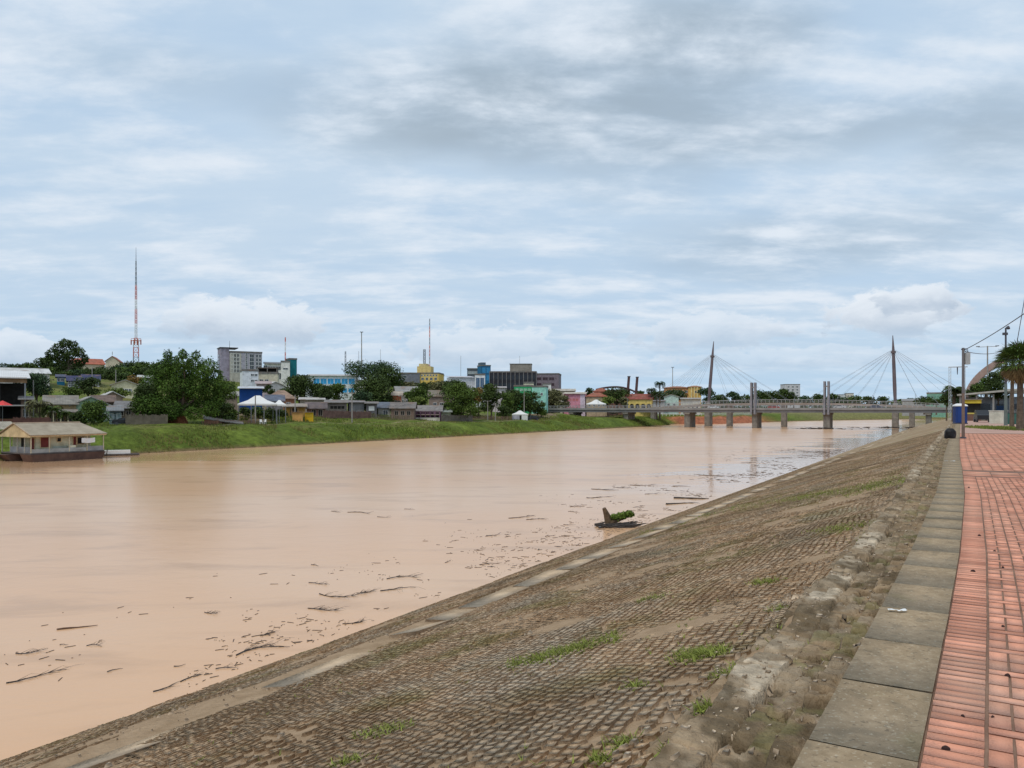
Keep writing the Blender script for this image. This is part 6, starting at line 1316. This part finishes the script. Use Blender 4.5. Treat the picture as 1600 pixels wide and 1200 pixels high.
for i, (px_, py_, l, a, tw, lab) in enumerate((
    (50, 1018, .8, .3, 7, 'twiggy dark snag in the water below left of the brown pole'), (58, 1057, 1.3, .35, 6, 'long dark branch with twigs near the lower left water'), (180, 1048, .5, .45, 0, 'short bare stick among the lower left drift'), (147, 1010, .5, .1, 5, 'small forked twig right below the brown pole'),
    (100, 1008, .3, .5, 0, 'tiny stick just under the brown pole'), (330, 958, .5, .2, 9, 'dark round tangle of twigs floating left of the branchy pieces'), (281, 1040, .4, .5, 0, 'thin stick floating above the long bank branches'), (262, 1073, 1.0, .62, 2, 'long bent branch touching the bank at lower left'), (300, 1060, .8, .58, 3, 'second bent branch against the bank at lower left'),
    (412, 1018, 1.6, .62, 7, 'long forked branch lying along the bank edge'), (355, 1045, .7, .7, 4, 'thin branch left of the long forked branch'), (505, 952, 1.1, .25, 12, 'bushy dark twig cluster near the bank middle'), (530, 929, 1.6, -.05, 8, 'long dark forked branch above the twig cluster'),
    (572, 925, .8, .3, 14, 'round grey twig ball right of the forked branch'), (622, 921, 1.7, .0, 3, 'long thin straight stick right of the twig ball'), (628, 904, 1.3, .1, 6, 'fine twig bundle above the long thin stick'), (492, 884, .7, -.3, 1, 'small stick floating higher up left of the drift'), (497, 912, 1.0, .2, 4, 'pale thin twig above the forked branch'),
    (552, 972, .8, .8, 9, 'dark snag caught on the bank below the twig cluster'), (418, 990, .5, .6, 6, 'small snag offshore of the long forked branch'), (700, 878, .6, .6, 2, 'short stick near the bank right of the twig bundle'), (765, 882, 1.2, .0, 1, 'long faint stick parallel to the water edge'),
    (560, 802, 2.4, -.2, 2, 'distant long thin branch on the mid water'), (525, 800, 1.2, -.2, 2, 'distant short branch left of the long thin one'), (600, 808, 1.2, .1, 1, 'distant stick right of the long thin branch'), (770, 836, 1.2, .4, 3, 'mid water twig left of the drift streak'), (815, 808, 2.4, .1, 3, 'long flat branch in the drift streak'),
    (838, 812, 1.6, -.3, 3, 'crooked stick beside the long flat branch'), (860, 838, .8, .5, 3, 'small twig below the drift streak'), (640, 796, 1.0, .1, 1, 'single stick in the middle of the wide river'), (945, 765, 3.0, .05, 4, 'long dark floating branch upstream of the green log'), (975, 762, 1.8, -.1, 2, 'dark floating stick right of the long dark branch'),
    (935, 777, 2.6, -.05, 4, 'floating branch just above the green log'), (1018, 772, 1.4, -.3, 3, 'short dark snag right of the green log'), (902, 792, 1.4, .1, 4, 'small twig left of the green log'), (895, 800, .9, -.2, 3, 'tiny twig at lower left of the green log'), (1110, 743, 3.0, .0, 4, 'dark branch upstream near the pale still water'), (1000, 758, 2.5, .05, 3, 'thin branch far offshore of the bank logs'),
    (890, 820, .9, -.5, 1, 'lone slanting stick offshore of the green log'), (1170, 723, 3.2, .0, 3, 'far dark drift branch beside the still water'), (1225, 716, 3.4, .05, 3, 'farther drift branch near the upper bank'), (1065, 760, 2.0, .0, 2, 'thin pale stick offshore of the bank logs'))):
    drift(px_, py_, l*(.95 if tw >= 5 else .75), a, lab, 10+i, .011+.0055*l, tw*2, .9, DG)
drift(1062, 787, 2.4, .45, 'dark straight log lying at the water edge, lower of two', 70, .09, 1, .05); drift(1080, 779, 2.7, -.1, 'dark stubby log floating by the bank, upper of two', 71, .12, 4, .05)
# stuck tree stump with green growth
x, y = W0(966, 822); e = empty('stranded_stump', (x, y, 0), .2, 'stranded brown stump with bright green grass growing beside the bank', 'stump')
e.scale = (.78, .78, .78)
b = MB(); r = random.Random(3)
b.path([(-.6, .5, .0), (-.75, .5, .8), (-1.0, .45, 1.35)], [.28, .26, .15], 8); b.path([(-.6, .5, .1), (-.1, .5, .35), (.7, .5, .55)], [.28, .22, .10], 8)
b.build('stump', mat('stump_wood', (.13, .085, .05), var=.4, scale=3, bump=.5), e)
b = MB()
for i in range(60): x0_, y0_ = r.uniform(-1.9, .9), r.uniform(-.9, .5); a = r.uniform(-.5, .7); l = r.uniform(.5, 1.6); b.bar((x0_, y0_, r.uniform(0, .15)), (x0_+math.cos(a)*l, y0_+math.sin(a)*l*.6, r.uniform(0, .34)), r.uniform(.04, .09), .015, 5)
b.build('branch_pile', STICK, e)
V, F = leaves([(-.1, .5, .62), (.45, .5, .72), (1.05, .5, .85)], [(.45, .3, .26), (.45, .3, .26), (.42, .3, .28)], 1500, .10, 3); raw('grass_tuft', V, F, leafmat((.09, .14, .02), (.18, .24, .04)), e)
# small floating bits
k = 6500; r_ = np.random.RandomState(31); s_ = 3+r_.rand(k)**1.2*150; n_ = 16.8+np.abs(r_.normal(0, 1, k))*(2.6+s_*.035); x_, y_ = XY(s_, n_); keep = (vn(x_, y_*.6, 3.5, 61)*.6+vn(x_, y_, .9, 62)*.4 > .56); x_, y_, s_ = x_[keep], y_[keep], s_[keep]; k = len(x_)
a_ = r_.normal(.6, .8, k); l_ = (.015+.12*r_.rand(k)**3)*(1+s_/45); w_ = l_*(.04+.10*r_.rand(k)); ca, sa = np.cos(a_), np.sin(a_)
V = np.stack([np.stack([x_+ca*l_*u-sa*w_*v, y_+sa*l_*u+ca*w_*v, np.full(k, zz)+.25*w_*v], -1) for u, v, zz in ((-1, -.5, .004), (1, -.8, .004), (.9, .7, .004), (-1, .6, .004), (-.8, 0, .022), (.8, .1, .016))], 1).reshape(-1, 3)
F = (np.arange(k)[:, None, None]*6+np.array([[0, 1, 5, 4], [2, 3, 4, 5], [1, 2, 5, 5], [3, 0, 4, 4]])[:2]).reshape(-1, 4)
tag(raw('flotsam', V, F, STICK), 'countless small twigs and leaf bits floating along the embankment', 'flotsam', kind='stuff')
# brush caught on the piers
for px_, s0, l, lab, sd_ in ((1290, SB-1.5, 7, 'low heap of drift branches caught on the pier below the right twin columns', 1), (1400, SF-3, 9, 'long line of drift branches caught on the pier below the right mast', 2)):
    n0 = on_line(px_, s0); p = XY(s0, n0); r = random.Random(sd_); b = MB()
    for i in range(46): a = r.gauss(0, 1)*l*.7; c_ = Vector((a, r.uniform(-1.5, .6), r.uniform(0, .35))); d_ = Vector((r.uniform(.6, 2.8), r.uniform(-.5, .5), r.uniform(-.2, .5))); b.bar(c_, c_+d_, .12, .03, 4)
    o = b.build('driftwood_heap', STICK); o.location = (*p, 0); o.rotation_euler = (0, 0, math.atan2(UX, -UY)); tag(o, lab, 'driftwood')
# ------------------------------------------------------------------ litter on kerb and pavers
def onp(px, py): d = 1.6*1200/(py-640); return PX(px, d)
x, y = onp(1403, 960); r = random.Random(2); v = []; f = []
for i in range(9):
    for j in range(5): v.append((i*.017-.07, j*.010-.02+.008*math.sin(i), .006+.010*r.random()))
f = [(i*5+j, i*5+5+j, i*5+6+j, i*5+1+j) for i in range(8) for j in range(4)]
o = raw('paper_scrap', v, f, WHITE); o.location = (x, y, 5.425); o.rotation_euler = (0, 0, -.1); tag(o, 'crumpled white paper scrap lying on the kerb', 'litter')
o2 = o.copy(); COL.objects.link(o2); x, y = onp(1485, 722); o2.location = (x, y, 5.425); o2.scale = (2.2, 2, 1); o2['label'] = 'far pale scrap on the kerb before the rubbish bag'
for i, (px_, py_, s_, lab) in enumerate(((1554, 861, 1, 'dark dry leaf on the pavers, uppermost of the near ones'), (1567, 887, 1.2, 'dark round pod right of the curled leaf'), (1521, 893, 1.5, 'curled brown leaf near the kerb on the border bricks'), (1567, 979, 1.0, 'dark pod beside the second paver column'), (1575, 1056, 1.2, 'largest dark pod low on the pavers'),
                                     (1551, 1120, .7, 'small dark crumb on the lower pavers'), (1505, 1119, .8, 'small brown pod on the lower border bricks'), (1478, 1170, 1.2, 'dark flattened leaf at the lower border bricks'), (1514, 762, 1.6, 'distant dark leaf on the border bricks'), (1530, 837, 1.4, 'dark leaf left above the uppermost near leaf'))):
    x, y = onp(px_, py_); V = []; r = random.Random(i)
    for j in range(3):
        for q in range(8): a = q*math.pi/4; rr_ = (.014, .012, .004)[j]*s_*(1+.3*math.sin(q*2+i)); V.append((math.cos(a)*rr_, math.sin(a)*rr_*.7, (0, .008, .014)[j]*s_))
    F = [(j*8+q, j*8+(q+1) % 8, (j+1)*8+(q+1) % 8, (j+1)*8+q) for j in range(2) for q in range(8)]+[tuple(16+q for q in range(8))]
    o = raw('dry_leaf', V, F, mat('dead_leaf', (.045, .022, .02), var=.3, scale=20)); o.location = (x, y, 5.398); o.rotation_euler = (0, 0, i*1.3); tag(o, lab, 'dead leaf', 'dead leaves and pods on the promenade')
